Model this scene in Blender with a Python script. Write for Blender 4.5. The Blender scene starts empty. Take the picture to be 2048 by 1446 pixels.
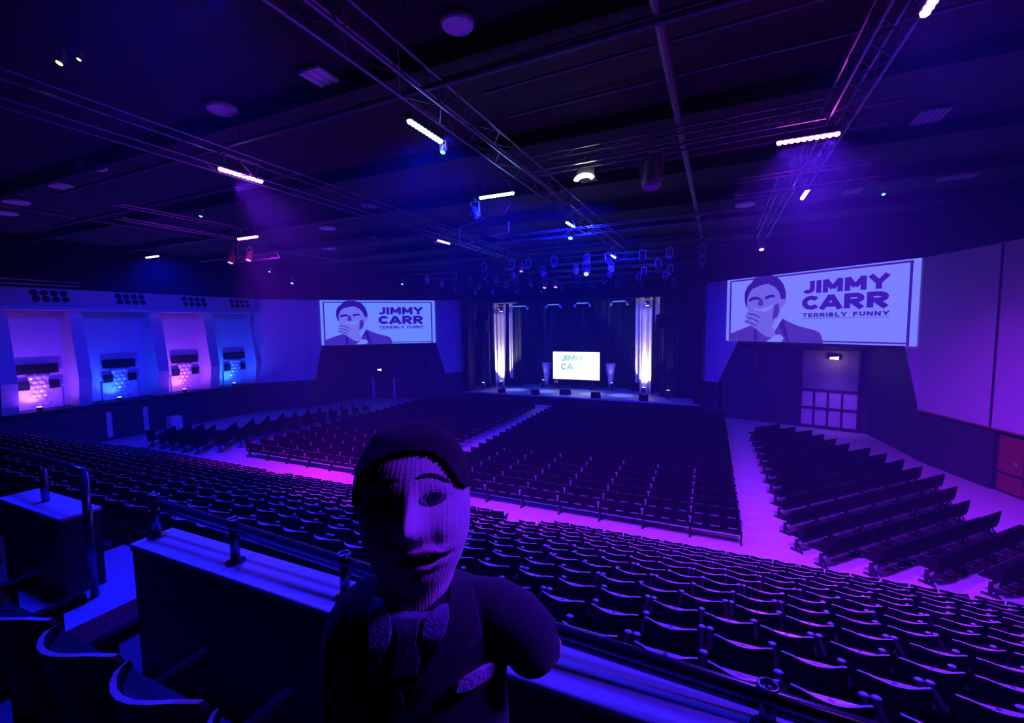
import bpy, bmesh, math, random
from mathutils import Vector, Matrix
random.seed(7)
S = bpy.context.scene
COL = S.collection
PI = math.pi

# ------------------------------------------------------------------ camera
F_PX, W_PX, H_PX = 900.0, 2048.0, 1446.0
PITCH, YAW, ROLL = math.radians(4.6), math.radians(24.7), 0.013
CAM = Vector((0, 0, 6.75))
FW = Vector((-math.sin(YAW)*math.cos(PITCH), math.cos(YAW)*math.cos(PITCH), -math.sin(PITCH)))
_r = Vector((math.cos(YAW), math.sin(YAW), 0)); _u = _r.cross(FW)
RT = math.cos(ROLL)*_r - math.sin(ROLL)*_u
UP = math.sin(ROLL)*_r + math.cos(ROLL)*_u
cd = bpy.data.cameras.new('camera'); cam = bpy.data.objects.new('camera', cd); COL.objects.link(cam)
cd.sensor_width = 36; cd.lens = 36*F_PX/W_PX; cd.clip_start = 0.05; cd.clip_end = 200
M = Matrix.Identity(4)
for i in range(3):
    M[i][0], M[i][1], M[i][2], M[i][3] = RT[i], UP[i], -FW[i], CAM[i]
cam.matrix_world = M
S.camera = cam

# ------------------------------------------------------------------ view, world
vs = S.view_settings
vs.view_transform = 'Standard'; vs.look = 'None'; vs.gamma = 1; vs.exposure = 0.0
vs.use_curve_mapping = False
w = bpy.data.worlds.new('world'); S.world = w; w.use_nodes = True
w.node_tree.nodes['Background'].inputs[0].default_value = (0, 0, 0.02, 1)
w.node_tree.nodes['Background'].inputs[1].default_value = 0.5
S.cycles.adaptive_threshold = 0.03; S.cycles.max_bounces = 5; S.cycles.diffuse_bounces = 3; S.cycles.glossy_bounces = 3; S.cycles.volume_bounces = 0

# ------------------------------------------------------------------ lights
def lamp(kind, name, loc, color, power, target=None, **k):
    l = bpy.data.lights.new(name, kind); l.color = color; l.energy = power
    for a, b in k.items(): setattr(l, a, b)
    o = bpy.data.objects.new(name, l); COL.objects.link(o); o.location = loc
    if target is not None:
        o.rotation_euler = (Vector(target)-Vector(loc)).to_track_quat('-Z', 'Y').to_euler()
    return o
MAG, PUR, BLU, RBL = (0.60, 0.012, 1.0), (0.12, 0.012, 1.0), (0.004, 0.006, 1.0), (0.06, 0.010, 1.0)
# (centre, axis, lens colour, light colour, watts, aim point)
BARS = [
 ((-9.75, 6.9, 10.2), 'y', (1.0, .25, 1.0), (.42, .012, 1), 750, (-6.2, 13.6, 0), 75),
 ((-4.9, 7.05, 10.3), 'y', (.25, .35, 1.0), BLU, 1200, (-5.5, 9, 0), 150),
 ((-5.4, 10.9, 10.2), 'x', (.2, .45, 1.0), BLU, 1150, (-7, 17, 0), 150),
 ((1.45, 10.4, 10.25), 'x', (1.0, .06, .85), (.24, .012, 1), 2300, (2.4, 13, 0), 140),
 ((-15.0, 10.7, 9.95), 'x', (1.0, .10, .95), MAG, 700, (-16.5, 15.5, 0), 75),
 ((-24.5, 12.6, 10.25), 'x', (.2, .3, 1.0), BLU, 1500, (-27, 16, 0), 160),
 ((-12.2, 18.8, 10.85), 'y', (1.0, .5, 1.0), PUR, 250, (-12, 20, 0), 110),
 ((-5.4, 17.4, 10.7), 'y', (.3, .5, 1.0), BLU, 1300, (-12, 30, 2), 160),
 ((2.2, 15.9, 10.5), 'y', (1.0, .35, 1.0), (.32, .012, 1), 600, (7, 19, 0), 95),
 ((-4.95, 23.2, 10.2), 'y', (.4, .5, 1.0), BLU, 1000, (-10, 33, 3), 160),
 ((2.1, 6.6, 10.35), 'y', (.6, .1, 1.0), RBL, 380, (1.2, 5, 3), 100),
 ((2.7, 2.1, 9.5), 'y', (.6, .1, 1.0), PUR, 20, (-.22, .62, 6.45), 34),
 ((-4.5, 2.5, 10.2), 'y', (.25, .35, 1.0), BLU, 200, (-3.0, 1.8, 5.3), 80),  # unseen bar added overhead to light the ledges
]
for i, (c, ax, col, lc, p, tg, sp) in enumerate(BARS):
    L = lamp('AREA', 'led_bar_light', (c[0], c[1], c[2]-0.14), lc, p, tg, shape='RECTANGLE', size=0.9, size_y=0.4)
    L.data.spread = math.radians(sp)

# ------------------------------------------------------------------ materials
def mat(name, color, rough=.6, metal=0.0, var=0.0, scale=8.0, bump=0.0, emis=None, estr=0.0, spec=.5, sheen=0.0):
    m = bpy.data.materials.new(name); m.use_nodes = True
    nt = m.node_tree; b = nt.nodes['Principled BSDF']
    b.inputs['Base Color'].default_value = (*color, 1); b.inputs['Roughness'].default_value = rough
    b.inputs['Metallic'].default_value = metal; b.inputs['Specular IOR Level'].default_value = spec
    if sheen: b.inputs['Sheen Weight'].default_value = sheen
    if var or bump:
        tc = nt.nodes.new('ShaderNodeTexCoord'); n = nt.nodes.new('ShaderNodeTexNoise')
        n.inputs['Scale'].default_value = scale; n.inputs['Detail'].default_value = 4
        nt.links.new(tc.outputs['Object'], n.inputs['Vector'])
        if var:
            r = nt.nodes.new('ShaderNodeMapRange'); r.inputs[3].default_value = 1-var; r.inputs[4].default_value = 1+var
            mx = nt.nodes.new('ShaderNodeVectorMath'); mx.operation = 'SCALE'
            mx.inputs[0].default_value = color
            nt.links.new(n.outputs['Fac'], r.inputs[0]); nt.links.new(r.outputs[0], mx.inputs['Scale'])
            nt.links.new(mx.outputs[0], b.inputs['Base Color'])
        if bump:
            bp = nt.nodes.new('ShaderNodeBump'); bp.inputs['Strength'].default_value = bump; bp.inputs['Distance'].default_value = .01
            nt.links.new(n.outputs['Fac'], bp.inputs['Height']); nt.links.new(bp.outputs[0], b.inputs['Normal'])
    if emis:
        b.inputs['Emission Color'].default_value = (*emis, 1); b.inputs['Emission Strength'].default_value = estr
    return m
def glow(name, c, s): return mat(name, (.02, .02, .02), .5, emis=c, estr=s)

FLOOR = mat('floor_vinyl', (.46, .44, .48), .42, var=.06, scale=1.5)
TIER = mat('tier_carpet', (.05, .045, .055), .8, var=.2, scale=30)
BLACKP = mat('black_paint', (.010, .010, .014), .7, var=.2, scale=3, spec=.15)
DARKW = mat('dark_wall_paint', (.035, .035, .055), .7, var=.12, scale=2)
WHITEW = mat('white_wall_paint', (.50, .46, .52), .75, var=.05, scale=1.2)
CEIL = mat('ceiling_black', (.010, .010, .012), .8, var=.3, scale=1)
BEIGE = mat('pale_panel', (.55, .53, .58), .6, var=.05, scale=2)
STEEL = mat('brushed_steel', (.45, .45, .48), .28, 1.0, var=.05, scale=40)
ALU = mat('aluminium_tube', (.30, .30, .33), .3, .8, var=.08, scale=25)
DSTEEL = mat('dark_steel', (.05, .05, .06), .4, .6, var=.1, scale=20)
SHELL = mat('black_seat_plastic', (.006, .006, .008), .5, var=.2, scale=20, bump=.1, spec=.2)
RIM = mat('seat_rim_grey', (.50, .48, .54), .25, var=.1, scale=30)
PANM = mat('seat_pan_laminate', (.62, .36, .42), .28, var=.1, scale=25)  # rosy tone puts the pink bar light into the pan colour
ARM = mat('armrest_cap', (.34, .34, .38), .4, var=.08, scale=30)
PLATE = mat('number_plate', (.10, .10, .22), .3, .5, var=.1, scale=30)
CHAIRB = mat('black_chair_fabric', (.004, .0035, .007), .75, var=.25, scale=30, bump=.1, spec=.12)
CHAIRF = mat('chair_frame', (.03, .03, .035), .4, .7, var=.1, scale=30)
SLOT = mat('slot_trim_grey', (.26, .24, .28), .5, var=.1, scale=30)
BRKT = mat('pale_bracket', (.34, .32, .36), .4, .3, var=.06, scale=30)
DESK = mat('pale_laminate', (.52, .50, .56), .38, var=.04, scale=6)
DESKD = mat('dark_desk_panel', (.02, .02, .03), .6, var=.2, scale=6)
RAILM = mat('dark_rail_steel', (.16, .16, .20), .22, .9, var=.1, scale=30)
FIX = mat('fixture_black', (.035, .035, .045), .45, var=.15, scale=20)
FIXL = mat('fixture_grey', (.30, .28, .34), .4, .3, var=.1, scale=20)
REDD = mat('red_door', (.24, .02, .05), .5, var=.1, scale=3)
DRAPE = mat('pale_drape', (.75, .70, .62), .85, var=.06, scale=14, sheen=.2)
BDRAPE = mat('black_drape', (.014, .014, .026), .9, var=.2, scale=10)
DECK = mat('stage_deck', (.30, .31, .40), .5, var=.15, scale=2)
COLM = mat('column_fabric', (.62, .60, .66), .8, var=.04, scale=10)

# ------------------------------------------------------------------ mesh helper
class MB:
    def __init__(s): s.v = []; s.f = []; s.m = []
    def add(s, vs, fs, mi=0):
        o = len(s.v); s.v += [tuple(v) for v in vs]; s.f += [tuple(i+o for i in f) for f in fs]; s.m += [mi]*len(fs)
    def box(s, x0, x1, y0, y1, z0, z1, mi=0):
        s.add([(x0,y0,z0),(x1,y0,z0),(x1,y1,z0),(x0,y1,z0),(x0,y0,z1),(x1,y0,z1),(x1,y1,z1),(x0,y1,z1)],
              [(0,3,2,1),(4,5,6,7),(0,1,5,4),(1,2,6,5),(2,3,7,6),(3,0,4,7)], mi)
    def bev(s, x0, x1, y0, y1, z0, z1, b, mi=0):
        vs = []
        for z, i in ((z0, b), (z0+b, 0), (z1-b, 0), (z1, b)):
            vs += [(x0+i+b*(i==0), y0+i, z), (x1-i-b*(i==0), y0+i, z), (x1-i, y0+i+b*(i==0), z), (x1-i, y1-i-b*(i==0), z),
                   (x1-i-b*(i==0), y1-i, z), (x0+i+b*(i==0), y1-i, z), (x0+i, y1-i-b*(i==0), z), (x0+i, y0+i+b*(i==0), z)]
        fs = [tuple(reversed(range(8))), tuple(range(24, 32))]
        for k in range(3):
            for j in range(8):
                a = k*8+j; c = k*8+(j+1) % 8
                fs.append((a, c, c+8, a+8))
        s.add(vs, fs, mi)
    def tube(s, p, q, r, n=6, mi=0, r2=None):
        p, q = Vector(p), Vector(q); d = (q-p)
        if d.length < 1e-6: return
        d.normalize(); a = d.orthogonal().normalized(); b = d.cross(a); r2 = r if r2 is None else r2
        vs = [p+r*(math.cos(t)*a+math.sin(t)*b) for t in (2*PI*i/n for i in range(n))] + \
             [q+r2*(math.cos(t)*a+math.sin(t)*b) for t in (2*PI*i/n for i in range(n))]
        fs = [(i, (i+1) % n, n+(i+1) % n, n+i) for i in range(n)] + [tuple(reversed(range(n))), tuple(range(n, 2*n))]
        s.add(vs, fs, mi)
    def path(s, pts, r, n=6, mi=0):
        pts = [Vector(p) for p in pts]; k = len(pts); rings = []
        a = None
        for i, p in enumerate(pts):
            d = (pts[min(i+1, k-1)]-pts[max(i-1, 0)]).normalized()
            a = (a - d*a.dot(d)).normalized() if a is not None and (a-d*a.dot(d)).length > 1e-4 else d.orthogonal().normalized()
            b = d.cross(a)
            rr = r[i] if isinstance(r, (list, tuple)) else r
            rings.append([p+rr*(math.cos(2*PI*j/n)*a+math.sin(2*PI*j/n)*b) for j in range(n)])
        fs = [(i*n+j, i*n+(j+1) % n, (i+1)*n+(j+1) % n, (i+1)*n+j) for i in range(k-1) for j in range(n)]
        fs += [tuple(reversed(range(n))), tuple(range((k-1)*n, k*n))]
        s.add([v for g in rings for v in g], fs, mi)
    def prism(s, poly, fn, t0, t1, mi=0):
        """poly of (a,b) in a plane; fn(a,b,t) -> world; t0 front, t1 back"""
        n = len(poly)
        vs = [fn(a, b, t0) for a, b in poly]+[fn(a, b, t1) for a, b in poly]
        fs = [tuple(range(n)), tuple(reversed(range(n, 2*n)))]+[(i, n+i, n+(i+1) % n, (i+1) % n) for i in range(n)]
        s.add(vs, fs, mi)
    def lathe(s, prof, n=12, c=(0, 0, 0), mi=0):
        vs = [(c[0]+r*math.cos(2*PI*j/n), c[1]+r*math.sin(2*PI*j/n), c[2]+z) for r, z in prof for j in range(n)]
        k = len(prof)
        fs = [(i*n+j, i*n+(j+1) % n, (i+1)*n+(j+1) % n, (i+1)*n+j) for i in range(k-1) for j in range(n)]
        fs += [tuple(reversed(range(n))), tuple(range((k-1)*n, k*n))]
        s.add(vs, fs, mi)
    def mesh(s, name, mats, smooth=False):
        me = bpy.data.meshes.new(name); me.from_pydata(s.v, [], s.f)
        for m in (mats if isinstance(mats, (list, tuple)) else [mats]): me.materials.append(m)
        if any(s.m): me.polygons.foreach_set('material_index', s.m)
        bm = bmesh.new(); bm.from_mesh(me); bmesh.ops.recalc_face_normals(bm, faces=bm.faces); bm.to_mesh(me); bm.free()
        if smooth: me.polygons.foreach_set('use_smooth', [True]*len(me.polygons))
        me.update(); return me
    def obj(s, name, mats, parent=None, smooth=False):
        return link(name, s.mesh(name, mats, smooth), parent)
def link(name, me, parent=None):
    o = bpy.data.objects.new(name, me); COL.objects.link(o)
    if parent is not None: o.parent = parent
    return o
def tag(o, label, cat, group=None, kind=None):
    o['label'] = label; o['category'] = cat
    if group: o['group'] = group
    if kind: o['kind'] = kind
    return o
def thing(name, label, cat, loc=(0, 0, 0), rz=0, group=None):
    o = bpy.data.objects.new(name, None); COL.objects.link(o); o.location = loc; o.rotation_euler = (0, 0, rz)
    o.empty_display_size = .1
    return tag(o, label, cat, group)
def struct(o, label=None, cat=None):
    o['kind'] = 'structure'
    if label: o['label'] = label
    if cat: o['category'] = cat
    return o
def copy_thing(src, loc, rz, label, group=None):
    r = src.copy(); COL.objects.link(r); r.location = loc; r.rotation_euler = (0, 0, rz); r['label'] = label
    if group: r['group'] = group
    for ch in src.children:
        c = ch.copy(); COL.objects.link(c); c.parent = r
        for g in ch.children:
            d = g.copy(); COL.objects.link(d); d.parent = c
    return r
ONES = ['zeroth','first','second','third','fourth','fifth','sixth','seventh','eighth','ninth','tenth','eleventh','twelfth','thirteenth','fourteenth','fifteenth','sixteenth','seventeenth','eighteenth','nineteenth']
def nth(n):
    if n < 20: return ONES[n]
    t, u = divmod(n, 10)
    tens = {2:('twent','twenty'),3:('thirt','thirty'),4:('fort','forty'),5:('fift','fifty'),6:('sixt','sixty'),7:('sevent','seventy'),8:('eight','eighty')}[t]
    return tens[0]+'ieth' if u == 0 else tens[1]+'-'+ONES[u]
def proj(p):
    d = Vector(p)-CAM; z = d.dot(FW)
    if z < .05: return None
    return W_PX/2+F_PX*d.dot(RT)/z, H_PX/2-F_PX*d.dot(UP)/z, z

# ================================================================== SETTING
XL = -34.0
m = MB(); m.box(-36, 14.5, 11.9, 45, -.3, 0); floor = struct(m.obj('floor', FLOOR), 'pale vinyl hall floor between the seat blocks', 'floor')
m = MB(); m.box(-36, 15, -7, 45, 11.8, 12.1); struct(m.obj('ceiling', CEIL), 'black hall ceiling above the lighting trusses', 'ceiling')
# raked tiers, each a riser block
ROWP, ROWZ, FRONTY = .77, .294, 12.55
NR = 13
for i in range(1, NR):
    m = MB(); y1 = FRONTY+.15-ROWP*i+ROWP*.45
    m.box(-34, 13.5, y1-ROWP-(0.5 if i == NR-1 else 0), y1, 0, ROWZ*i-.005); m.obj('tier_step', TIER, floor)
# upper platform, landing and steps behind the railing
m = MB(); m.box(-34, 14, .25, 2.05, 0, 4.45); m.obj('upper_platform', TIER, floor)
m = MB(); m.box(-5.1, -3.98, 1.25, 2.2, 4.46, 4.72); m.obj('landing_block', mat('landing_grey', (.22, .21, .27), .6, var=.1, scale=20), floor)
m = MB(); m.box(-34, 14, -7, .24, 0, 4.9); m.obj('rear_platform', TIER, floor)

def plane_fn(origin, right, normal):
    o, r, n = Vector(origin), Vector(right).normalized(), Vector(normal).normalized()
    return lambda a, b, t: o+r*a+n*t+Vector((0, 0, b))
K1, K2 = (8.8, 27.4, 0), (-31.3, 27.4, 0)
q = math.hypot(1.09, 1)
LEN = 14.05
R0 = (8.8-1.09/q*LEN, 27.4+LEN/q, 0)
fR = plane_fn(R0, (1.09, -1, 0), (-1, -1.09, 0))         # a runs from the stage to the corner; t toward the audience
fL = plane_fn(K2, (1.09, 1, 0), (1, -1.09, 0))            # a runs from the corner to the stage
ZT = 9.65; ZTL = 9.1
# right splayed wall: white panel with a trapezoid opening
m = MB(); m.prism([(0, 2.46), (2.22, 2.46), (3.85, 5.5), (13.35, 5.55), (14.05, 2.5), (14.05, ZT), (0, ZT)], fR, .12, -.1)
wr = struct(m.obj('wall_right', WHITEW), 'white splayed wall panel right of stage behind the right screen', 'wall')
m = MB(); m.prism([(0, 0), (2.15, 0), (2.15, 2.46), (0, 2.46)], fR, 0, -.15); m.obj('lower_panel', DARKW, wr)
m = MB(); m.prism([(0, ZT), (14.05, ZT), (14.05, 11.8), (0, 11.8)], fR, .3, -.1); m.obj('upper_fascia', BLACKP, wr)
# opening lining
m = MB()
for a, b in (((2.22, 2.46), (3.85, 5.5)), ((3.85, 5.5), (13.35, 5.55)), ((13.35, 5.55), (14.05, 2.5))):
    m.add([fR(*a, .12), fR(*b, .12), fR(*b, -.5), fR(*a, -.5)], [(0, 1, 2, 3)])
m.obj('opening_lining', DARKW, wr)
# recess behind it
B0, B1 = Vector((.25, 35.2, 0)), Vector((8.15, 32.85, 0))
fB = plane_fn(B0, B1-B0, (-.3, -1, 0)); LB = (B1-B0).length
m = MB(); m.prism([(0, 0), (4.75, 0), (4.75, 5.3), (0, 5.3)], fB, 0, -.2); m.prism([(7.85, 0), (LB+.3, 0), (LB+.3, 5.3), (7.85, 5.3)], fB, 0, -.2)
m.prism([(4.75, 4.95), (7.85, 4.95), (7.85, 5.3), (4.75, 5.3)], fB, 0, -.2); m.obj('recess_back', DARKW, wr)
fS = plane_fn(B1, Vector((8.85, 27.4, 0))-B1, (-1, -.12, 0))
m = MB(); m.prism([(-.2, 0), (5.5, 0), (5.5, 5.6), (-.2, 5.6)], fS, 0, -.2); m.obj('recess_side', DARKW, wr)
m = MB(); m.add([(8.8, 27.5, 5.32), (8.3, 33, 5.32), (.45, 35.0, 5.32), (.45, 35.0, 5.5), (8.3, 33, 5.5), (8.8, 27.5, 5.5)], [(0, 1, 2), (3, 4, 5), (0, 1, 4, 5), (1, 2, 3, 4), (2, 0, 5, 3)])
m.obj('recess_ceiling', DARKW, wr)
# further right wall, two facets
f2 = plane_fn(K1, (.32, -1, 0), (-1, -.32, 0))
m = MB(); m.prism([(0, 2.5), (18, 2.5), (18, ZT+.1), (0, ZT)], f2, .12, -.1); w2 = struct(m.obj('wall_right_side', WHITEW), 'white upper side wall panel right of the right screen', 'wall')
m = MB(); m.prism([(0, 0), (3.8, 0), (3.8, 2.5), (0, 2.5)], f2, 0, -.2); m.prism([(6.1, 0), (18, 0), (18, 2.5), (6.1, 2.5)], f2, 0, -.2); m.prism([(3.8, 2.35), (6.1, 2.35), (6.1, 2.5), (3.8, 2.5)], f2, 0, -.2); m.obj('lower_panel', DARKW, w2)
m = MB(); m.prism([(0, 2.44), (18, 2.44), (18, 2.5), (0, 2.5)], f2, .17, .1); m.obj('panel_edge', REDD, w2)
m = MB(); m.prism([(3.7, 2.5), (3.8, 2.5), (3.8, ZT), (3.7, ZT)], f2, .135, .1); m.obj('panel_joint', DARKW, w2)
m = MB(); m.prism([(0, ZT), (18, ZT+.1), (18, 11.8), (0, 11.8)], f2, .3, -.1); m.obj('upper_fascia', BLACKP, w2)
# a door in the side wall
d1 = MB(); d1.prism([(3.82, 0), (6.08, 0), (6.08, 2.34), (3.82, 2.34)], f2, -.12, -.17)
dr = struct(d1.obj('door_1', DARKW), 'dark frame of red double door in right wall', 'door')
for a0, a1 in ((3.95, 4.92), (4.97, 5.95)):
    m = MB(); m.prism([(a0, .85), (a1, .85), (a1, 2.25), (a0, 2.25)], f2, -.08, -.13); lf = m.obj('door_leaf', REDD, dr)
    m = MB(); m.prism([(a0, .1), (a1, .1), (a1, .72), (a0, .72)], f2, -.08, -.13); m.obj('kick_panel', REDD, dr)
    m = MB(); m.prism([(a1-.32, 1.2), (a1-.2, 1.2), (a1-.2, 1.32), (a1-.32, 1.32)], f2, -.05, -.08); m.obj('push_plate', BRKT, dr)
# gridded gate in the right recess
gate = MB(); gate.prism([(4.75, 0), (4.87, 0), (4.87, 4.95), (4.75, 4.95)], fB, .1, -.1); gate.prism([(7.73, 0), (7.85, 0), (7.85, 4.95), (7.73, 4.95)], fB, .1, -.1)
for z in (.05, 1.22, 2.35): gate.prism([(4.87, z), (7.73, z), (7.73, z+.14), (4.87, z+.14)], fB, .06, -.06)
for a in (5.5, 6.22, 6.94): gate.prism([(a, .1), (a+.1, .1), (a+.1, 2.4), (a, 2.4)], fB, .05, -.05)
g = struct(gate.obj('door_2', DARKW), 'gridded glazed gate in recess under right screen', 'door')
GATEP = mat('gate_pane_pale', (.50, .45, .52), .5, var=.2, scale=3)
for zz in ((.2, 1.2), (1.36, 2.35)):
    for k in range(4):
        a0 = [4.88, 5.61, 6.33, 7.05][k]; a1 = [5.49, 6.21, 6.93, 7.72][k]
        m = MB(); m.prism([(a0, zz[0]), (a1, zz[0]), (a1, zz[1]), (a0, zz[1])], fB, .01, -.02); m.obj('pane', GATEP, g)
m = MB(); m.prism([(4.88, 2.5), (7.72, 2.5), (7.72, 4.93), (4.88, 4.93)], fB, 0, -.03); m.obj('upper_shutter', mat('shutter_purple', (.20, .18, .24), .6, var=.1), g)

# left splayed wall, mirrored
m = MB(); m.prism([(0, 2.4), (.3, 2.4), (.86, 5.25), (10.55, 5.25), (11.32, 2.45), (13.2, 2.45), (13.2, ZTL), (0, ZTL)], fL, .12, -.1)
wl = struct(m.obj('wall_left', WHITEW), 'white splayed wall panel left of stage behind the left screen', 'wall')
m = MB(); m.prism([(11.3, 0), (13.2, 0), (13.2, 2.45), (11.3, 2.45)], fL, 0, -.15); m.obj('lower_panel', DARKW, wl)
m = MB(); m.prism([(0, ZTL), (13.6, ZTL), (13.6, 11.8), (0, 11.8)], fL, .3, -.1); m.obj('upper_fascia', BLACKP, wl)
m = MB()
for a, b in (((.3, 2.4), (.86, 5.25)), ((.86, 5.25), (10.55, 5.25)), ((10.55, 5.25), (11.32, 2.45))):
    m.add([fL(*a, .12), fL(*b, .12), fL(*b, -.5), fL(*a, -.5)], [(0, 1, 2, 3)])
m.obj('opening_lining', DARKW, wl)
C0, C1 = Vector((-31.0, 32.8, 0)), Vector((-22.75, 35.2, 0))
fC = plane_fn(C0, C1-C0, (.22, -1, 0)); LC = (C1-C0).length
m = MB(); m.prism([(-.3, 0), (.25, 0), (.25, 5.2), (-.3, 5.2)], fC, 0, -.2); m.prism([(4.5, 0), (LC, 0), (LC, 5.2), (4.5, 5.2)], fC, 0, -.2); m.prism([(.25, 2.05), (4.5, 2.05), (4.5, 5.2), (.25, 5.2)], fC, 0, -.2)
m.obj('recess_back', DARKW, wl)
m = MB(); m.add([(-31.35, 27.4, 0), (-31.05, 32.9, 0), (-31.05, 32.9, 5.3), (-31.35, 27.4, 5.3), (-31.6, 27.4, 0), (-31.3, 32.9, 0), (-31.3, 32.9, 5.3), (-31.6, 27.4, 5.3)], [(0, 1, 2, 3), (4, 7, 6, 5), (3, 2, 6, 7), (0, 4, 5, 1), (0, 3, 7, 4), (1, 5, 6, 2)]); m.obj('recess_side', DARKW, wl)
m = MB(); m.add([(-31.3, 27.5, 5.1), (-31.2, 33, 5.1), (-22.95, 35.0, 5.1), (-22.95, 35.0, 5.25), (-31.2, 33, 5.25), (-31.3, 27.5, 5.25)], [(0, 1, 2), (3, 4, 5), (0, 1, 4, 5), (1, 2, 3, 4), (2, 0, 5, 3)]); m.obj('recess_ceiling', DARKW, wl)
m = MB(); m.prism([(.25, 0), (4.5, 0), (4.5, 2.05), (.25, 2.05)], fC, -.1, -.16)
dl = struct(m.obj('door_3', DARKW), 'dull red doors in recess under left screen', 'door')
for a0, a1 in ((.35, 1.1), (1.35, 3.2), (3.45, 4.4)):
    m = MB(); m.prism([(a0, .08), (a1, .08), (a1, 1.95), (a0, 1.95)], fC, -.06, -.11); m.obj('door_leaf', REDD, dl)
for a in (1.13, 3.23):
    m = MB(); m.prism([(a, 0), (a+.2, 0), (a+.2, 1.95), (a, 1.95)], fC, .02, -.08); m.obj('pale_post', BEIGE, dl)

# left side wall with balcony bays
wside = MB(); wside.box(-34.6, -34.0, -7, 24.3, 0, 2.3)
ws = struct(wside.obj('wall_left_side', DARKW), 'dark lower side wall under lit balcony bays', 'wall')
m = MB(); m.box(-35.6, -35.3, 5, 24.3, 2.3, 9.2); m.obj('bay_back', BEIGE, ws)
m = MB(); m.box(-34.5, -33.95, -7, 24.3, 8.1, 9.13); m.obj('frieze', WHITEW, ws)
m = MB(); m.box(-34.5, -33.6, -7, 24.5, 7.92, 8.12); m.obj('cornice', BEIGE, ws)
m = MB(); m.box(-34.8, -33.8, -7, 24.3, 9.13, 11.8); m.obj('upper_fascia', BLACKP, ws)
m = MB(); m.box(-35.6, -33.85, -7, 24.45, 2.2, 2.36); m.obj('bay_sill', DARKW, ws)
for y0, y1 in ((9.95, 10.6), (13.1, 13.7), (17.2, 17.85), (20.6, 21.25), (24.15, 24.4)):
    m = MB()                                                        # pilasters lean out toward the foot
    m.add([(-35.4, y0, 2.36), (-33.95, y0, 2.36), (-33.95, y1, 2.36), (-35.4, y1, 2.36), (-35.4, y0, 7.92), (-34.25, y0, 7.92), (-34.25, y1, 7.92), (-35.4, y1, 7.92),
           (-33.7, y0, 4.0), (-33.7, y1, 4.0)], [(0, 4, 5, 8, 1), (3, 2, 9, 6, 7), (1, 8, 9, 2), (8, 5, 6, 9), (4, 7, 6, 5), (0, 1, 2, 3)])
    m.obj('pilaster', BEIGE, ws)
disc = MB(); disc.lathe([(.17, 0), (.17, .04), (.12, .05)], 10)
dme = MB(); dme.v = [(z, x, y) for x, y, z in disc.v]; dme.f = disc.f; dme.m = disc.m
dmesh = dme.mesh('grille_disc', BLACKP)
for y0, y1 in ((11.4, 13.05), (15.2, 16.85), (19.0, 20.7), (22.35, 24.0)):
    for k in range(4):
        for r in range(2):
            o = link('grille_hole', dmesh, ws); o.location = (-33.95, y0+(y1-y0)*(k+.5)/4+r*.08, 8.87-.34*r)
m = MB()
for z in (9.28, 9.5): m.tube((-33.4, 4, z), (-33.4, 13.4, z), .05, 8)
tag(m.obj('wall_pipe', ALU), 'pair of thin blue lit pipes high on left wall', 'pipe')
for y in (14.3, 16.25):
    m = MB(); m.box(-34.0, -33.93, y, y+.28, .2, 1.75); m.obj('wall_strip', BEIGE, ws)
# short facet to the splayed wall
f3 = plane_fn((-34, 24.3, 0), (2.7, 3.1, 0), (1, -.87, 0))
m = MB(); m.prism([(0, 2.35), (4.12, 2.35), (4.12, ZTL), (0, ZTL)], f3, .02, -.2); w3 = struct(m.obj('wall_left_corner', WHITEW), 'pale blue corner wall panel beyond the balcony bays', 'wall')
m = MB(); m.prism([(0, 0), (4.12, 0), (4.12, 2.35), (0, 2.35)], f3, 0, -.2); m.obj('lower_panel', DARKW, w3)
m = MB(); m.prism([(0, ZTL), (4.12, ZTL), (4.12, 11.8), (0, 11.8)], f3, .2, -.1); m.obj('upper_fascia', BLACKP, w3)
m = MB(); m.prism([(2.4, 2.6), (2.46, 2.6), (2.46, ZTL-.1), (2.4, ZTL-.1)], f3, .04, .0); m.obj('panel_joint', BEIGE, w3)
# rear and far right shell
m = MB(); m.box(-36, 16, -7.3, -7, 0, 12); struct(m.obj('wall_rear', BLACKP), 'black rear wall behind the camera', 'wall')
m = MB(); m.box(14.2, 14.5, -7, 11, 0, 12); struct(m.obj('wall_right_rear', BLACKP), 'dark rear side wall on the right', 'wall')

# ================================================================== STAGE
SZ = .8
m = MB(); m.box(-21.2, -1.1, 35.3, 43.2, SZ-.12, SZ); st = struct(m.obj('stage_floor', DECK), 'blue lit glossy stage deck', 'stage')
m = MB(); m.box(-21.2, -1.1, 35.34, 35.5, 0, SZ-.12); m.obj('apron_front', BLACKP, st)
m = MB(); m.box(-21.2, -20.55, 35.3, 36.4, SZ, 11.8); m.box(-1.6, -1.1, 35.3, 37.0, SZ, 11.8); m.box(-23, -20.55, 36.2, 36.5, 0, 11.8); m.box(-1.6, .5, 36.8, 37.1, 0, 11.8)
pw = struct(m.obj('wall_proscenium', BLACKP), 'black proscenium piers and header framing the stage', 'wall')
m = MB(); m.box(-20.55, -1.6, 35.4, 35.8, 8.75, 11.8); m.obj('header', BLACKP, pw)
m = MB(); m.box(-22.5, 0, 43.3, 43.6, 0, 11.8); m.box(-22.6, -22.3, 36.4, 43.4, 0, 11.8); m.box(.1, .4, 37, 43.4, 0, 11.8); m.obj('stage_rear', BLACKP, pw)

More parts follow.
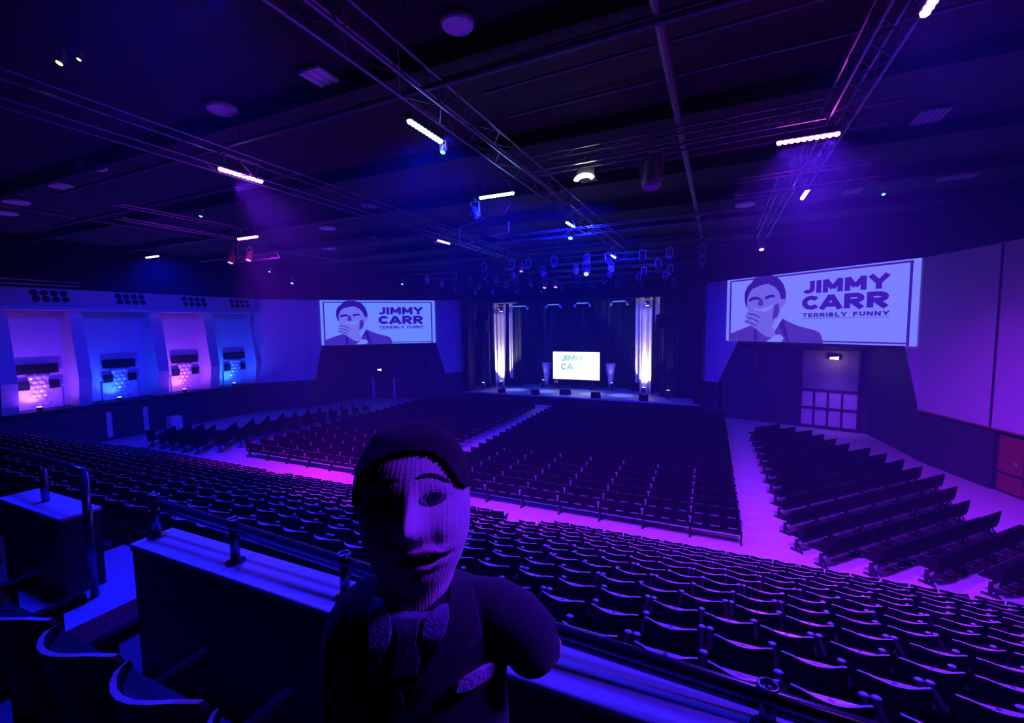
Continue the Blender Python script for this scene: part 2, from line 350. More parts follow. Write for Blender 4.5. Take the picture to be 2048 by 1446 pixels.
def drape(name, x0, x1, y, z0, z1, folds, amp, material, label, cat='curtain', group=None, gather=0.0):
    m = MB(); nx = folds*8; nz = 8; vs = []
    for j in range(nz+1):
        t = j/nz; z = z0+(z1-z0)*t
        for i in range(nx+1):
            u = i/nx; cx = (x0+x1)/2; wd = (x1-x0)*(1-gather*(1-t)**2)
            ph = 2*PI*folds*u
            vs.append((cx+(u-.5)*wd, y+amp*math.sin(ph)+amp*.35*math.sin(ph*2.3+1.1), z))
    fs = [(j*(nx+1)+i, j*(nx+1)+i+1, (j+1)*(nx+1)+i+1, (j+1)*(nx+1)+i) for j in range(nz) for i in range(nx)]
    m.add(vs, fs); o = m.obj(name, material, smooth=True)
    md = o.modifiers.new('thick', 'SOLIDIFY'); md.thickness = .012
    return tag(o, label, cat, group)
drape('stage_curtain', -20.3, -1.9, 42.2, SZ, 9.4, 30, .10, BDRAPE, 'black pleated backdrop curtain across rear of stage')
drape('stage_curtain', -19.9, -18.45, 38.8, SZ, 8.75, 4, .12, DRAPE, 'wide pale lit drape at left of stage', gather=.35)
drape('stage_curtain', -18.2, -17.8, 39.0, SZ+.9, 8.75, 2, .08, DRAPE, 'narrow pale drape strip at left of stage beside wide one', gather=.1)
drape('stage_curtain', -6.05, -5.0, 38.8, SZ, 8.9, 3, .12, DRAPE, 'wide pale lit drape at right of stage', gather=.1)
drape('stage_curtain', -6.45, -6.12, 39.2, SZ+.9, 8.9, 2, .06, DRAPE, 'narrow pale drape strip left of the right lit drape')
drape('stage_curtain', -4.85, -4.45, 39.0, 6.9, 8.9, 2, .08, DRAPE, 'short pale drape strip behind the right speaker cluster')
drape('stage_curtain', -20.5, -19.6, 37.6, SZ, 8.75, 4, .09, BDRAPE, 'black leg curtain at left edge of stage')
drape('stage_curtain', -4.3, -1.7, 38.0, SZ, 8.9, 7, .09, BDRAPE, 'black leg curtain at right edge of stage')
drape('stage_curtain', -20.4, -17.4, 40.2, SZ, 9.3, 8, .09, BDRAPE, 'black masking curtain behind the left lit drape')
drape('stage_curtain', -7.2, -1.7, 40.6, SZ, 9.3, 12, .09, BDRAPE, 'black masking curtain behind the right lit drape')

# stage uplights (moving heads) with their own lamps
def moving_head(x, y, z, label, aim, col, power, angle, lens, up=True, blend=.7):
    t = thing('stage_light', label, 'stage light', (x, y, z), 0, 'moving head lights on the stage' if up else 'moving heads on the stage truss')
    s = 1 if up else -1
    m = MB(); m.bev(-.2, .2, -.16, .16, 0 if up else -.14, .14 if up else 0, .02); m.obj('base', FIX, t)
    m = MB(); m.box(-.2, -.15, -.05, .05, min(.14*s, .52*s), max(.14*s, .52*s)); m.box(.15, .2, -.05, .05, min(.14*s, .52*s), max(.14*s, .52*s)); m.obj('yoke', FIXL, t)
    d = (Vector(aim)-Vector((x, y, z+.45*s))).normalized()
    m = MB(); c = Vector((0, 0, .45*s)); m.path([c-d*.2, c-d*.15, c+d*.1, c+d*.2], [.08, .13, .15, .13], 10); m.obj('head', FIX, t, True)
    m = MB(); m.tube(c+d*.2, c+d*.225, .12, 10); m.obj('lens', lens, t)
    if power:
        lamp('SPOT', 'stage_light_beam', Vector((x, y, z))+c+d*.26, col, power, aim, spot_size=math.radians(angle), spot_blend=blend, shadow_soft_size=.08)
    return t
WHT = (1.0, .80, .62)
LW = glow('lens_white', (1, .95, .9), 8); LP = glow('lens_pale', (.9, .8, 1), 5); LB_ = glow('lens_blue', (.3, .4, 1), 5)
moving_head(-18.75, 38.2, SZ, 'moving head lighting wide drape at left of stage', (-18.85, 38.8, 3.4), WHT, 2400, 84, LW)
moving_head(-5.6, 38.2, SZ, 'moving head lighting wide drape at right of stage', (-5.5, 38.8, 3.4), WHT, 2800, 84, LW)
moving_head(-19.9, 36.75, SZ, 'moving head nearest the left edge of stage', (-19.9, 37.6, 4.5), (.6, .35, 1), 110, 24, LP)
moving_head(-3.55, 37.2, SZ, 'moving head nearest the right edge of stage', (-3.5, 38.0, 4.5), (.6, .35, 1), 220, 24, LP)
moving_head(-15.3, 40.3, SZ, 'moving head below tapered column left of bright screen', (-15.2, 41, 3.2), (.55, .4, 1), 25, 34, LP)
moving_head(-8.65, 40.2, SZ, 'moving head below tapered column right of bright screen', (-8.95, 41, 3.2), (.6, .4, 1), 40, 34, LP)
# tapered fabric columns
for x, zt, lab in ((-15.2, 3.1, 'tapered fabric column left of bright screen on stage'), (-8.98, 3.15, 'tapered fabric column right of bright screen on stage')):
    t = thing('tapered_column', lab, 'column', (x, 41.15, SZ), 0, 'tapered columns flanking the stage screen')
    m = MB(); m.lathe([(.12, .12), (.2, .5), (.5, zt-SZ), (.47, zt-SZ)], 16); m.obj('fabric_shade', COLM, t, False)
    m = MB(); m.lathe([(.25, 0), (.25, .05), (.08, .12)], 12); m.obj('base', FIX, t)

# ------------------------------------------------------------------ stroke lettering
def arc(cx, cy, rx, ry, a0, a1, n=10):
    return [(cx+rx*math.cos(math.radians(a0+(a1-a0)*i/n)), cy+ry*math.sin(math.radians(a0+(a1-a0)*i/n))) for i in range(n+1)]
def glyph(ch, wd, t):
    h = t/2; w_ = wd
    G = {
     'J': [[(w_-h, 1), (w_-h, .36)]+arc(w_*.5-h*.0, .36, w_*.5-h, .36-h, 0, -150)],
     'I': [[(h, 0), (h, 1)]],
     'M': [[(h, 0), (h, 1), ], [(h, .98), (w_/2, .28)], [(w_/2, .28), (w_-h, .98)], [(w_-h, 1), (w_-h, 0)]],
     'Y': [[(h*.6, 1), (w_/2, .45)], [(w_-h*.6, 1), (w_/2, .45)], [(w_/2, .5), (w_/2, 0)]],
     'C': [arc(w_*.56, .5, w_*.56-h*.9, .5-h, 36, 324, 18)],
     'A': [[(h*.5, 0), (w_/2, 1-h*.3)], [(w_/2, 1-h*.3), (w_-h*.5, 0)], [(w_*.24, .3), (w_*.76, .3)]],
     'R': [[(h, 0), (h, 1)], [(h, 1-h), (w_*.5, 1-h)]+arc(w_*.55, .7-h*.25, w_*.45-h, .3-h*.75, 90, -90, 8)+[(h, .4+h*.5)], [(w_*.45, .42), (w_-h*.7, 0)]],
     'T': [[(0, 1-h), (w_, 1-h)], [(w_/2, 1), (w_/2, 0)]],
     'E': [[(h, 0), (h, 1)], [(0, 1-h), (w_, 1-h)], [(0, .5), (w_*.9, .5)], [(0, h), (w_, h)]],
     'B': [[(h, 0), (h, 1)], [(h, 1-h), (w_*.5, 1-h)]+arc(w_*.5, .75-h*.25, w_*.42-h, .25-h*.75, 90, -90, 6)+[(h, .5)], [(h, .5)]+arc(w_*.52, .25+h*.25, w_*.48-h, .25-h*.75, 90, -90, 6)+[(h, h)]],
     'L': [[(h, 1), (h, 0)], [(0, h), (w_, h)]],
     'F': [[(h, 0), (h, 1)], [(0, 1-h), (w_, 1-h)], [(0, .5), (w_*.85, .5)]],
     'U': [[(h, 1), (h, .4)]+arc(w_/2, .4, w_/2-h, .4-h, 180, 360)+[(w_-h, 1)]],
     'N': [[(h, 0), (h, 1)], [(h, .98), (w_-h, .02)], [(w_-h, 0), (w_-h, 1)]]}
    return G[ch]
def stroke(m, pts, t, fn, d0, d1):
    n = len(pts); L = []; R = []
    for i, p in enumerate(pts):
        a = Vector(pts[max(i-1, 0)]); b = Vector(pts[min(i+1, n-1)]); d = (b-a).normalized(); nn = Vector((-d.y, d.x))
        k = 1.0
        L.append(Vector(p)+nn*t/2*k); R.append(Vector(p)-nn*t/2*k)
    for i in range(n-1):
        m.prism([L[i], L[i+1], R[i+1], R[i]], fn, d0, d1)
WID = {'J': .78, 'I': .26, 'M': 1.14, 'Y': 1.02, 'C': .86, 'A': 1.08, 'R': .92, 'T': .9, 'E': .8, 'B': .88, 'L': .78, 'F': .8, 'U': .92, 'N': .95, ' ': .55}
def word(txt, x0, x1, z0, z1, fn, d0, t=.24, gap=.07, shear=0.0):
    tot = sum(WID[c] if c != 'I' else t for c in txt)+gap*(len(txt)-1); H_ = z1-z0; sx = (x1-x0)/(tot*H_); x = 0; out = []
    for c in txt:
        wd = WID[c] if c != 'I' else t
        if c != ' ':
            m = MB()
            f = lambda a, b, tt, xx=x: fn(x0+(xx+a)*H_*sx, z0+b*H_, tt)
            for s_ in glyph(c, wd, t): stroke(m, s_, t, f, d0+.012, d0)
            out.append((c, m))
        x += wd+gap
    return out

# ------------------------------------------------------------------ the two projection screens
MAN = dict(
 suit=[(410,612),(412,560),(470,540),(540,517),(565,508),(610,500),(640,530),(745,560),(755,520),(800,462),(850,486),(900,506),(960,522),(1000,530),(1035,545),(1050,572),(1056,605),(800,609),(620,613)],
 collar=[(742,510),(750,480),(775,455),(796,452),(803,466),(780,500),(752,540),(742,530)],
 lapel=[(803,464),(830,520),(850,600),(838,602),(805,540),(782,505)],
 hair=[(540,392),(525,340),(525,290),(545,255),(575,232),(600,205),(640,194),(690,194),(740,205),(775,228),(800,258),(818,300),(822,345),(812,372),(800,350),(560,360)],
 face=[(546,380),(548,330),(565,295),(585,272),(620,262),(660,252),(700,250),(745,272),(775,305),(790,345),(800,350),(822,345),(826,362),(808,388),(790,400),(782,440),(765,468),(742,500),(715,525),(660,505),(600,470),(560,430)],
 browl=[(556,345),(570,328),(610,322),(640,330),(638,344),(600,340),(566,352)],
 browr=[(676,330),(700,320),(740,318),(752,334),(720,334),(682,344)],
 nose=[(640,335),(660,338),(668,375),(650,385),(628,378)],
 smile=[(595,392),(640,402),(690,396),(738,372),(728,400),(690,418),(640,424),(600,412)],
 cheek=[(745,385),(775,370),(782,420),(765,455),(735,470),(740,430)],
 hand=[(532,440),(548,420),(572,404),(610,406),(648,412),(690,428),(716,455),(728,490),(742,525),(765,565),(735,580),(690,572),(640,540),(600,515),(560,492),(530,490),(535,470),(556,462)],
 finger1=[(560,424),(610,432),(650,452),(648,458),(606,440),(556,432)],
 finger2=[(545,448),(600,460),(640,478),(637,484),(596,467),(545,456)],
 finger3=[(540,470),(590,488),(625,504),(622,510),(585,495),(538,478)],
 tie=[(606,505),(622,500),(630,560),(626,612),(606,612),(600,560)],
 cuff=[(735,582),(765,562),(790,558),(818,580),(800,604),(760,612),(700,612),(705,596)])
def screen(fn, a0, a1, z0, z1, label, pale, dark, mid, suitc, hairc):
    W_ = a1-a0; H_ = z1-z0
    t = thing('projection_screen', label, 'projection screen', fn(a0+W_/2, z0, .15), 0)
    inv = Vector(t.location)
    g = lambda a, b, tt: fn(a0+a*W_, z0+b*H_, .15+tt)-inv
    m = MB(); m.prism([(0, 0), (1, 0), (1, 1), (0, 1)], g, .03, 0); m.obj('screen_sheet', pale, t)
    # printed double border
    m = MB(); e = .011
    for (x, y, X, Y) in ((.022, .0, .022+e, .965), (.962, .0, .962+e, .965), (.022, .945, .974, .945+e*2), (.55, .02, .974, .02+e*1.6)):
        m.prism([(x, y), (X, y), (X, Y), (x, Y)], g, .036, .03)
    m.obj('border_line', dark, t)
    n = lambda x, y: ((x-380)/1120, (605-y)/412)
    for key, mt, nm, d in (('suit', suitc, 'suit_print', .036), ('collar', pale, 'collar_print', .042), ('lapel', hairc, 'lapel_print', .041), ('tie', dark, 'tie_print', .041), ('hair', hairc, 'hair_print', .036), ('face', mid, 'face_print', .041), ('browl', hairc, 'eye_print', .046), ('browr', hairc, 'eye_print', .046), ('nose', suitc, 'nose_print', .0445), ('smile', pale, 'smile_print', .046),
                            ('cheek', suitc, 'cheek_print', .0445), ('hand', mid, 'hand_print', .05), ('finger1', suitc, 'finger_print', .055), ('finger2', suitc, 'finger_print', .055), ('finger3', suitc, 'finger_print', .055), ('cuff', pale, 'cuff_print', .055)):
        p = [n(*c) for c in MAN[key]]; p = [(min(max(a, .0), 1), min(max(b, 0), 1.0)) for a, b in p]
        m = MB(); m.prism(p, g, d, .03); m.obj(nm, mt, t)
    gg = lambda a, b, tt: g(a, b, tt)
    for txt, x0, x1, y0, y1, tk in (('JIMMY', .485, .888, .675, .845, .30), ('CARR', .488, .888, .455, .645, .29), ('TERRIBLY FUNNY', .492, .893, .355, .41, .26)):
        # horizontal coordinate of a letter is in widths, so scale glyphs in real metres
        fm = lambda a, b, tt: fn(a0+a, z0+b, .15+tt)-inv
        for c, mm in word(txt, x0*W_, x1*W_, y0*H_, y1*H_, fm, .031, tk, .10 if txt != 'TERRIBLY FUNNY' else .22): mm.obj('letter', dark, t)
    m = MB(); m.prism([(.492, .335), (.893, .335), (.893, .34), (.492, .34)], g, .036, .03); m.obj('underline', dark, t)
    return t
sR = [glow('projection_'+n, c, s) for n, c, s in (('pale_right', (.19, .22, .95), 1.0), ('ink_right', (.035, .008, .33), 1.0), ('skin_right', (.15, .12, .72), 1.0), ('suit_right', (.065, .025, .38), 1.0), ('hair_right', (.03, .008, .25), 1.0))]
sL = [glow('projection_'+n, c, s) for n, c, s in (('pale_left', (.14, .25, .98), 1.0), ('ink_left', (.02, .006, .34), 1.0), ('skin_left', (.15, .16, .78), 1.0), ('suit_left', (.04, .02, .42), 1.0), ('hair_left', (.015, .005, .3), 1.0))]
screen(fR, 2.9, 13.85, 5.5, 9.72, 'projection screen on right wall showing a comedian poster', *sR)
screen(fL, .9, 10.5, 5.28, 9.06, 'projection screen on left wall showing a comedian poster', *sL)

# ------------------------------------------------------------------ bright screen on the stage
t = thing('stage_screen', 'bright white video screen at centre of stage', 'video screen', (-11.9, 40, SZ))
m = MB(); m.bev(-2.3, 2.3, -.06, .1, .82, 3.5, .02); m.obj('frame', FIX, t)
m = MB(); m.prism([(-2.22, .92), (-2.18, .88), (2.18, .88), (2.22, .92), (2.22, 3.40), (2.18, 3.44), (-2.18, 3.44), (-2.22, 3.40)], lambda a, b, tt: Vector((a, -.06-tt, b)), .012, -.02)
m.obj('panel', glow('screen_white', (.97, 1.0, .92), 1.2), t)
m = MB(); m.box(-1.6, -1.4, -.3, .3, 0, .06); m.box(1.4, 1.6, -.3, .3, 0, .06); m.box(-1.54, -1.46, -.03, .03, .05, .85); m.box(1.46, 1.54, -.03, .03, .05, .85); m.obj('stand', FIX, t)
cols = {0: (.12, .45, .62), 1: (.2, .55, .68), 2: (.22, .75, .72), 3: (.5, .95, .88)}
fz = lambda a, b, tt: Vector((a, -.072-tt, b))
for ws_, (x0, x1, z0, z1) in (('JIMM', (-1.42, .62, 2.6, 3.12)), ('CA', (-1.42, -.28, 1.78, 2.36))):
    for k, (c, mm) in enumerate(word(ws_, x0, x1, z0, z1, fz, .004, .19, .16)):
        mm.obj('letter', glow('letter_teal', cols[min(k if ws_ == 'JIMM' else k*2, 3)], 1.0), t)
lamp('AREA', 'screen_light', (-11.9, 39.85, 2.95), (.5, .6, 1), 25, (-11.9, 30, 2.0), shape='RECTANGLE', size=4.2, size_y=2.4)

# stage monitors, wedge, stool
def monitor(x, y, w_, h_, label, rz=0):
    t = thing('stage_monitor', label, 'loudspeaker', (x, y, SZ), rz, 'black boxes along the stage edge')
    m = MB(); m.add([(-w_/2, -.2, 0), (w_/2, -.2, 0), (w_/2, .22, 0), (-w_/2, .22, 0), (-w_/2, -.2, h_), (w_/2, -.2, h_), (w_/2, .1, h_), (-w_/2, .1, h_)], [(0, 3, 2, 1), (4, 5, 6, 7), (0, 1, 5, 4), (1, 2, 6, 5), (2, 3, 7, 6), (3, 0, 4, 7)]); m.obj('cabinet', BLACKP, t)
    m = MB(); m.add([(-w_/2+.03, .215, .03), (w_/2-.03, .215, .03), (w_/2-.03, .115, h_-.03), (-w_/2+.03, .115, h_-.03)], [(0, 1, 2, 3)]); m.obj('grille', FIX, t)
monitor(-17.4, 35.6, .62, .42, 'small black monitor box first from left along stage edge')
monitor(-14.2, 35.6, .66, .42, 'small black monitor box second from left along stage edge')
monitor(-8.95, 35.6, .72, .48, 'small black monitor box third from left along stage edge')
monitor(-5.2, 35.6, .68, .5, 'small black monitor box rightmost along stage edge')
t = thing('stage_wedge', 'black floor wedge monitor near centre of stage deck', 'loudspeaker', (-11.9, 36.8, SZ))
m = MB(); m.add([(-.45, -.25, 0), (.45, -.25, 0), (.45, .3, 0), (-.45, .3, 0), (-.45, -.25, .42), (.45, -.25, .42), (.45, -.05, .45), (-.45, -.05, .45)], [(0, 3, 2, 1), (4, 5, 6, 7), (0, 1, 5, 4), (1, 2, 6, 5), (2, 3, 7, 6), (3, 0, 4, 7)]); m.obj('cabinet', BLACKP, t)
m = MB(); m.bev(-.4, .4, -.262, -.25, .05, .38, .004); m.obj('grille', FIX, t)
t = thing('bar_stool', 'small stool with bottle left of bright screen on stage', 'stool', (-13.7, 39.6, SZ))
m = MB(); m.lathe([(.2, .6), (.22, .63), (.2, .66)], 12); m.obj('seat', BEIGE, t)
for k in range(4):
    m = MB(); a = PI/4+k*PI/2; m.tube((.26*math.cos(a), .26*math.sin(a), 0), (.14*math.cos(a), .14*math.sin(a), .6), .018, 6); m.obj('leg', DSTEEL, t)
b = MB(); b.lathe([(.04, 0), (.045, .02), (.045, .18), (.015, .24), (.015, .29)], 8); tag(b.obj('bottle', BEIGE), 'small pale bottle standing on the stage stool', 'bottle').location = (-13.62, 39.6, SZ+.66)
b = MB(); b.lathe([(.035, 0), (.045, .13)], 8); tag(b.obj('glass', BEIGE), 'small tumbler beside bottle on the stage stool', 'glass').location = (-13.8, 39.57, SZ+.66)

# stage lighting bars and downlights
for i, (x0, x1, z) in enumerate(((-17.1, -15.8, 8.45), (-13.7, -12.7, 8.5), (-11.1, -10.1, 8.55), (-8.0, -7.0, 8.6))):
    t = thing('lighting_batten', 'thin blue batten hanging over stage, '+nth(i+1)+' from left', 'stage light', ((x0+x1)/2, 37.5, z), 0, 'blue battens over the stage')
    L_ = (x1-x0)/2
    m = MB(); m.tube((-L_, 0, 0), (L_, 0, 0), .045, 8); m.obj('pipe', glow('batten_blue', (.12, .25, 1), .9), t)
    for s in (-1, 1):
        m = MB(); m.path([(s*L_, 0, 0), (s*(L_+.12), 0, -.12), (s*(L_+.2), -.05, -.32)], [.06, .09, .11], 8); m.obj('spot_head', FIXL, t, True)
    m = MB(); m.tube((-L_*.7, 0, 0), (-L_*.7, 0, 3.2), .015, 5); m.tube((L_*.7, 0, 0), (L_*.7, 0, 3.2), .015, 5); m.obj('hanger', DSTEEL, t)
for x, tx in ((-16.4, -17), (-13.2, -14.2), (-10.6, -9.8), (-7.5, -7.3)):
    lamp('SPOT', 'stage_wash', (x, 37.4, 8.3), (.13, .24, 1), 5500, (tx, 37.6, SZ), spot_size=math.radians(20), spot_blend=.9, shadow_soft_size=.1)
lamp('AREA', 'stage_blue_wash', (-11.2, 36.5, 8.6), (.02, .04, 1), 420, (-11.2, 39.0, 0), shape='RECTANGLE', size=12, size_y=.3)
moving_head(-18.4, 37.7, 8.72, 'bright lamp hanging at top of the left lit drape', (-18.5, 39.5, 2), WHT, 0, 30, LW, False)
moving_head(-5.3, 37.7, 8.87, 'bright lamp hanging at top of the right lit drape', (-5.2, 39.5, 2), WHT, 0, 30, LW, False)
for x0, x1, z, lab in ((-19.6, -17.3, 8.72, 'left'), (-6.6, -4.1, 8.87, 'right')):
    t = thing('drape_track', 'pale lit track above the '+lab+' stage drape', 'rail', ((x0+x1)/2, 38.8, z+.1))
    m = MB(); m.box(x0-(x0+x1)/2, x1-(x0+x1)/2, -.3, .3, 0, .06); m.obj('track', BEIGE, t)
    m = MB(); m.tube((-.8, 0, .06), (-.8, 0, 2.9), .015, 5); m.tube((.8, 0, .06), (.8, 0, 2.9), .015, 5); m.obj('hanger', DSTEEL, t)
    lamp('SPOT', 'drape_top_light', ((x0+x1)/2, 37.6, z-.45), WHT, 160, ((x0+x1)/2+.2, 38.8, z-.9), spot_size=math.radians(110), spot_blend=.9, shadow_soft_size=.1)
# loudspeaker clusters
def cluster(x, y, z, label, rz):
    t = thing('line_array', label, 'loudspeaker', (x, y, z), rz)
    for k in range(4):
        m = MB(); m.bev(-.6, .6, -.3+.04*k, .3+.04*k, -.28*(k+1), -.28*k-.02, .02); m.obj('cabinet', BLACKP, t)
    m = MB(); m.tube((-.4, 0, 0), (-.4, 0, 4.4), .012, 5); m.tube((.4, 0, 0), (.4, 0, 4.4), .012, 5); m.box(-.5, .5, -.1, .1, 0, .06); m.obj('hanging_frame', DSTEEL, t)
cluster(-3.9, 36.9, 7.45, 'black speaker cluster hanging at right of stage', .2)
cluster(-20.2, 37.2, 7.35, 'black speaker cluster hanging at left of stage', -.2)

# ================================================================== LEFT BAYS: tile screens and uplights
RELIEF = mat('relief_tile', (.62, .60, .66), .3, .2, var=.08, scale=10)
BAYS = [(11.5, (1.0, .55, .62), 60, 'pale pink'), (15.2, (.10, .65, 1.0), 45, 'pale cyan beside the second pilaster'), (19.0, (1.0, .42, .50), 45, 'salmon pink'), (22.6, (.05, .7, 1.0), 45, 'bright cyan')]
WASH = [((.22, .04, 1), 150), ((.01, .04, 1), 110), ((.32, .05, 1), 150), ((.01, .06, 1), 130)]
bayname = ['nearest', 'second', 'third', 'farthest']
tile = MB(); tile.lathe([(.16, 0), (.15, .05), (.06, .10)], 8)
tl = MB(); tl.v = [(z, x*1.1, y) for x, y, z in tile.v]; tl.f = tile.f; tl.m = tile.m
tmesh = tl.mesh('relief_tile', RELIEF)
for i, (y, c, p, nm) in enumerate(BAYS):
    t = thing('balcony_screen', 'dark bar and relief tile screen in '+bayname[i]+' lit balcony bay', 'balcony screen', (-35.15, y*1.034, 2.36))
    m = MB(); m.box(-.05, .1, -.85, .85, 2.0, 2.55); m.obj('dark_bar', BLACKP, t)
    for s in (-1, 1):
        m = MB(); m.box(-.02, .12, s*.42 if s > 0 else -.85, .85 if s > 0 else -.42, 1.15, 1.6); m.obj('side_block', BLACKP, t)
    m = MB(); m.box(-.12, -.02, -.42, .42, .05, 2.0); m.box(-.1, 0, -.95, .95, 0, 1.1); m.obj('backing', BEIGE, t)
    for r in range(7):
        for k in range(2 if r % 2 else 3):
            o = link('relief_tile', tmesh, t); o.location = (-.02, (k-.5 if r % 2 else k-1)*.3, .25+r*.26)
    u = thing('uplight', 'small '+nm.split(' beside')[0]+' uplight glowing in '+bayname[i]+' balcony bay', 'uplight', (-34.25, y, 2.36), 0, 'uplights in the balcony bays')
    m = MB(); m.lathe([(.14, 0), (.15, .06), (.12, .2)], 10); m.obj('can', FIX, u)
    m = MB(); m.lathe([(.11, .2), (.11, .215)], 10); m.obj('lens', glow('uplight_lens', tuple(.4+.6*v for v in c), 6), u)
    m = MB(); m.bev(-.12, .12, -.2, .2, -.02, .01, .004); m.obj('bracket', FIXL, u)
    lamp('SPOT', 'uplight_beam', (-34.25, y, 2.62), c, p, (-35.1, y, 3.3), spot_size=math.radians(75), spot_blend=.8, shadow_soft_size=.06)
    lamp('AREA', 'bay_wash', (-33.75, y-.1, 2.75), WASH[i][0], WASH[i][1], (-35.3, y-.1, 6.4), shape='RECTANGLE', size=.8, size_y=.12)
# pale box by the left wall, barrier posts
t = thing('pale_cabinet', 'small pale cabinet by left wall behind left wing seats', 'cabinet', (-32.9, 17.5, 0))
m = MB(); m.bev(-.3, .3, -.35, .35, .1, 1.0, .03); m.obj('body', BEIGE, t); m = MB(); m.box(-.25, .25, -.3, .3, 0, .1); m.obj('plinth', FIX, t)

# ================================================================== LINKED CHAIRS ON THE FLAT FLOOR
def chair_meshes():
    b = MB(); n = 6; vs = []
    for j, (z, dy) in enumerate(((.33, -.16), (.45, -.19), (.62, -.215), (.78, -.235), (.84, -.24))):
        for i in range(n+1):
            u = i/n*2-1; hw = .243 if j < 4 else .215
            vs.append((u*hw, -.0+dy+.02*(u*u), z))
    k = n+1; N = len(vs); vs += [(x, y-.035, z) for x, y, z in vs]
    fs = []
    for j in range(4):
        for i in range(n):
            a = j*k+i; fs.append((a, a+1, a+k+1, a+k)); fs.append((N+a, N+a+k, N+a+k+1, N+a+1))
    for i in range(n): fs += [(i, N+i, N+i+1, i+1), (4*k+i, 4*k+i+1, N+4*k+i+1, N+4*k+i)]
    for j in range(4): fs += [(j*k, (j+1)*k, N+(j+1)*k, N+j*k), (j*k+n, N+j*k+n, N+(j+1)*k+n, (j+1)*k+n)]
    b.add(vs, fs)
    s = MB(); s.bev(-.238, .238, -.16, .26, .40, .455, .02)
    l = MB(); l.box(-.03, .03, -.03, .03, .06, .36); l.box(-.03, .03, -.20, .16, 0, .04); l.add([(-.015, -.18, .04), (.015, -.18, .04), (.015, -.03, .3), (-.015, -.03, .3), (-.015, -.14, .04), (.015, -.14, .04), (.015, -.03, .25), (-.015, -.03, .25)], [(0, 1, 2, 3), (4, 7, 6, 5), (0, 4, 5, 1), (3, 2, 6, 7), (0, 3, 7, 4), (1, 5, 6, 2)])
    be = MB(); be.box(-.25, .25, -.06, .0, .31, .36)
    br = MB(); br.box(-.02, .02, -.275, -.25, .52, .70); br.box(-.05, .05, -.28, -.25, .70, .73)
    st_ = MB(); st_.box(-.12, .12, -.262, -.23, .515, .535)
    return b, s, l, be, br, st_
CB, CS, CLg, CBe, CBr, CSt = chair_meshes()
cme = dict(backrest=CB.mesh('chair_backrest', CHAIRB, True), seat=CS.mesh('chair_seat', CHAIRB), leg=CLg.mesh('chair_leg', CHAIRF), beam=CBe.mesh('chair_beam', CHAIRF), bracket=CBr.mesh('chair_bracket', BRKT), slot_trim=CSt.mesh('chair_slot_trim', SLOT))
floor_chairs = []          # (x, y, rot, has_leg, block, row, seat, right_end)
xr = lambda y: .76-.017*(y-14.7)
for r in range(22):
    y = 14.98+.82*r
    for c in range(24):
        floor_chairs.append((xr(y)-.25-.485*c, y, 0, c % 3 == 0, 'centre', r, c, False))
for r in range(21):
    y = 15.4+.82*r
    for c in range(20):
        floor_chairs.append((-12.95-.484*c, y, 0, (19-c) % 3 == 0, 'left', r, c, False))
RW = [(8.7, 14.3, 10), (7.5, 14.25, 10), (6.33, 14.22, 10), (5.14, 14.28, 11), (3.96, 14.15, 12), (2.86, 14.21, 14), (2.38, 14.92, 16), (2.22, 16.08, 17), (2.18, 17.32, 16), (2.19, 18.55, 15), (2.17, 19.78, 14), (2.13, 21.0, 13), (2.12, 22.25, 11), (2.09, 23.45, 10), (2.08, 24.69, 9), (2.05, 25.95, 8), (2.01, 27.2, 6), (1.98, 28.4, 4)]
a47 = math.radians(47)
for r, (x, y, n) in enumerate(RW):
    for c in range(n):
        floor_chairs.append((x-.17+(c+.5)*.5*math.cos(a47), y+.17+(c+.5)*.5*math.sin(a47), a47, c % 3 == 0, 'right wing', r, c, c == n-1))
LWR = [(-29.6, 14.5, 2), (-28.5, 14.5, 5), (-27.5, 14.5, 7), (-26.5, 14.5, 8), (-25.5, 14.6, 8), (-24.7, 15.3, 9), (-24.6, 16.4, 9), (-24.55, 17.5, 9), (-24.5, 18.6, 9), (-24.5, 19.7, 8), (-24.5, 20.8, 8), (-24.5, 21.9, 7), (-24.5, 23.0, 6), (-24.5, 24.1, 5), (-24.5, 25.2, 4), (-24.5, 26.3, 3)]
for r, (x, y, n) in enumerate(LWR):
    for c in range(n):
        floor_chairs.append((x-(c+.5)*.5*math.cos(a47), y+(c+.5)*.5*math.sin(a47), -a47, c % 3 == 0, 'left wing', r, c, c == n-1))
def hidden_by_puppet(px, py): return 735 < px < 925 and 880 < py < 1446 or 660 < px < 1010 and py > 1200
vis = []
for k, ch in enumerate(floor_chairs):
    pr = proj((ch[0], ch[1], .6))
    if pr and -10 < pr[0] < 2058 and pr[1] < 1460 and not hidden_by_puppet(pr[0], pr[1]): vis.append((pr[2]**1.0, k))
vis.sort(); pick = set(k for _, k in vis[:300])
rest = {}
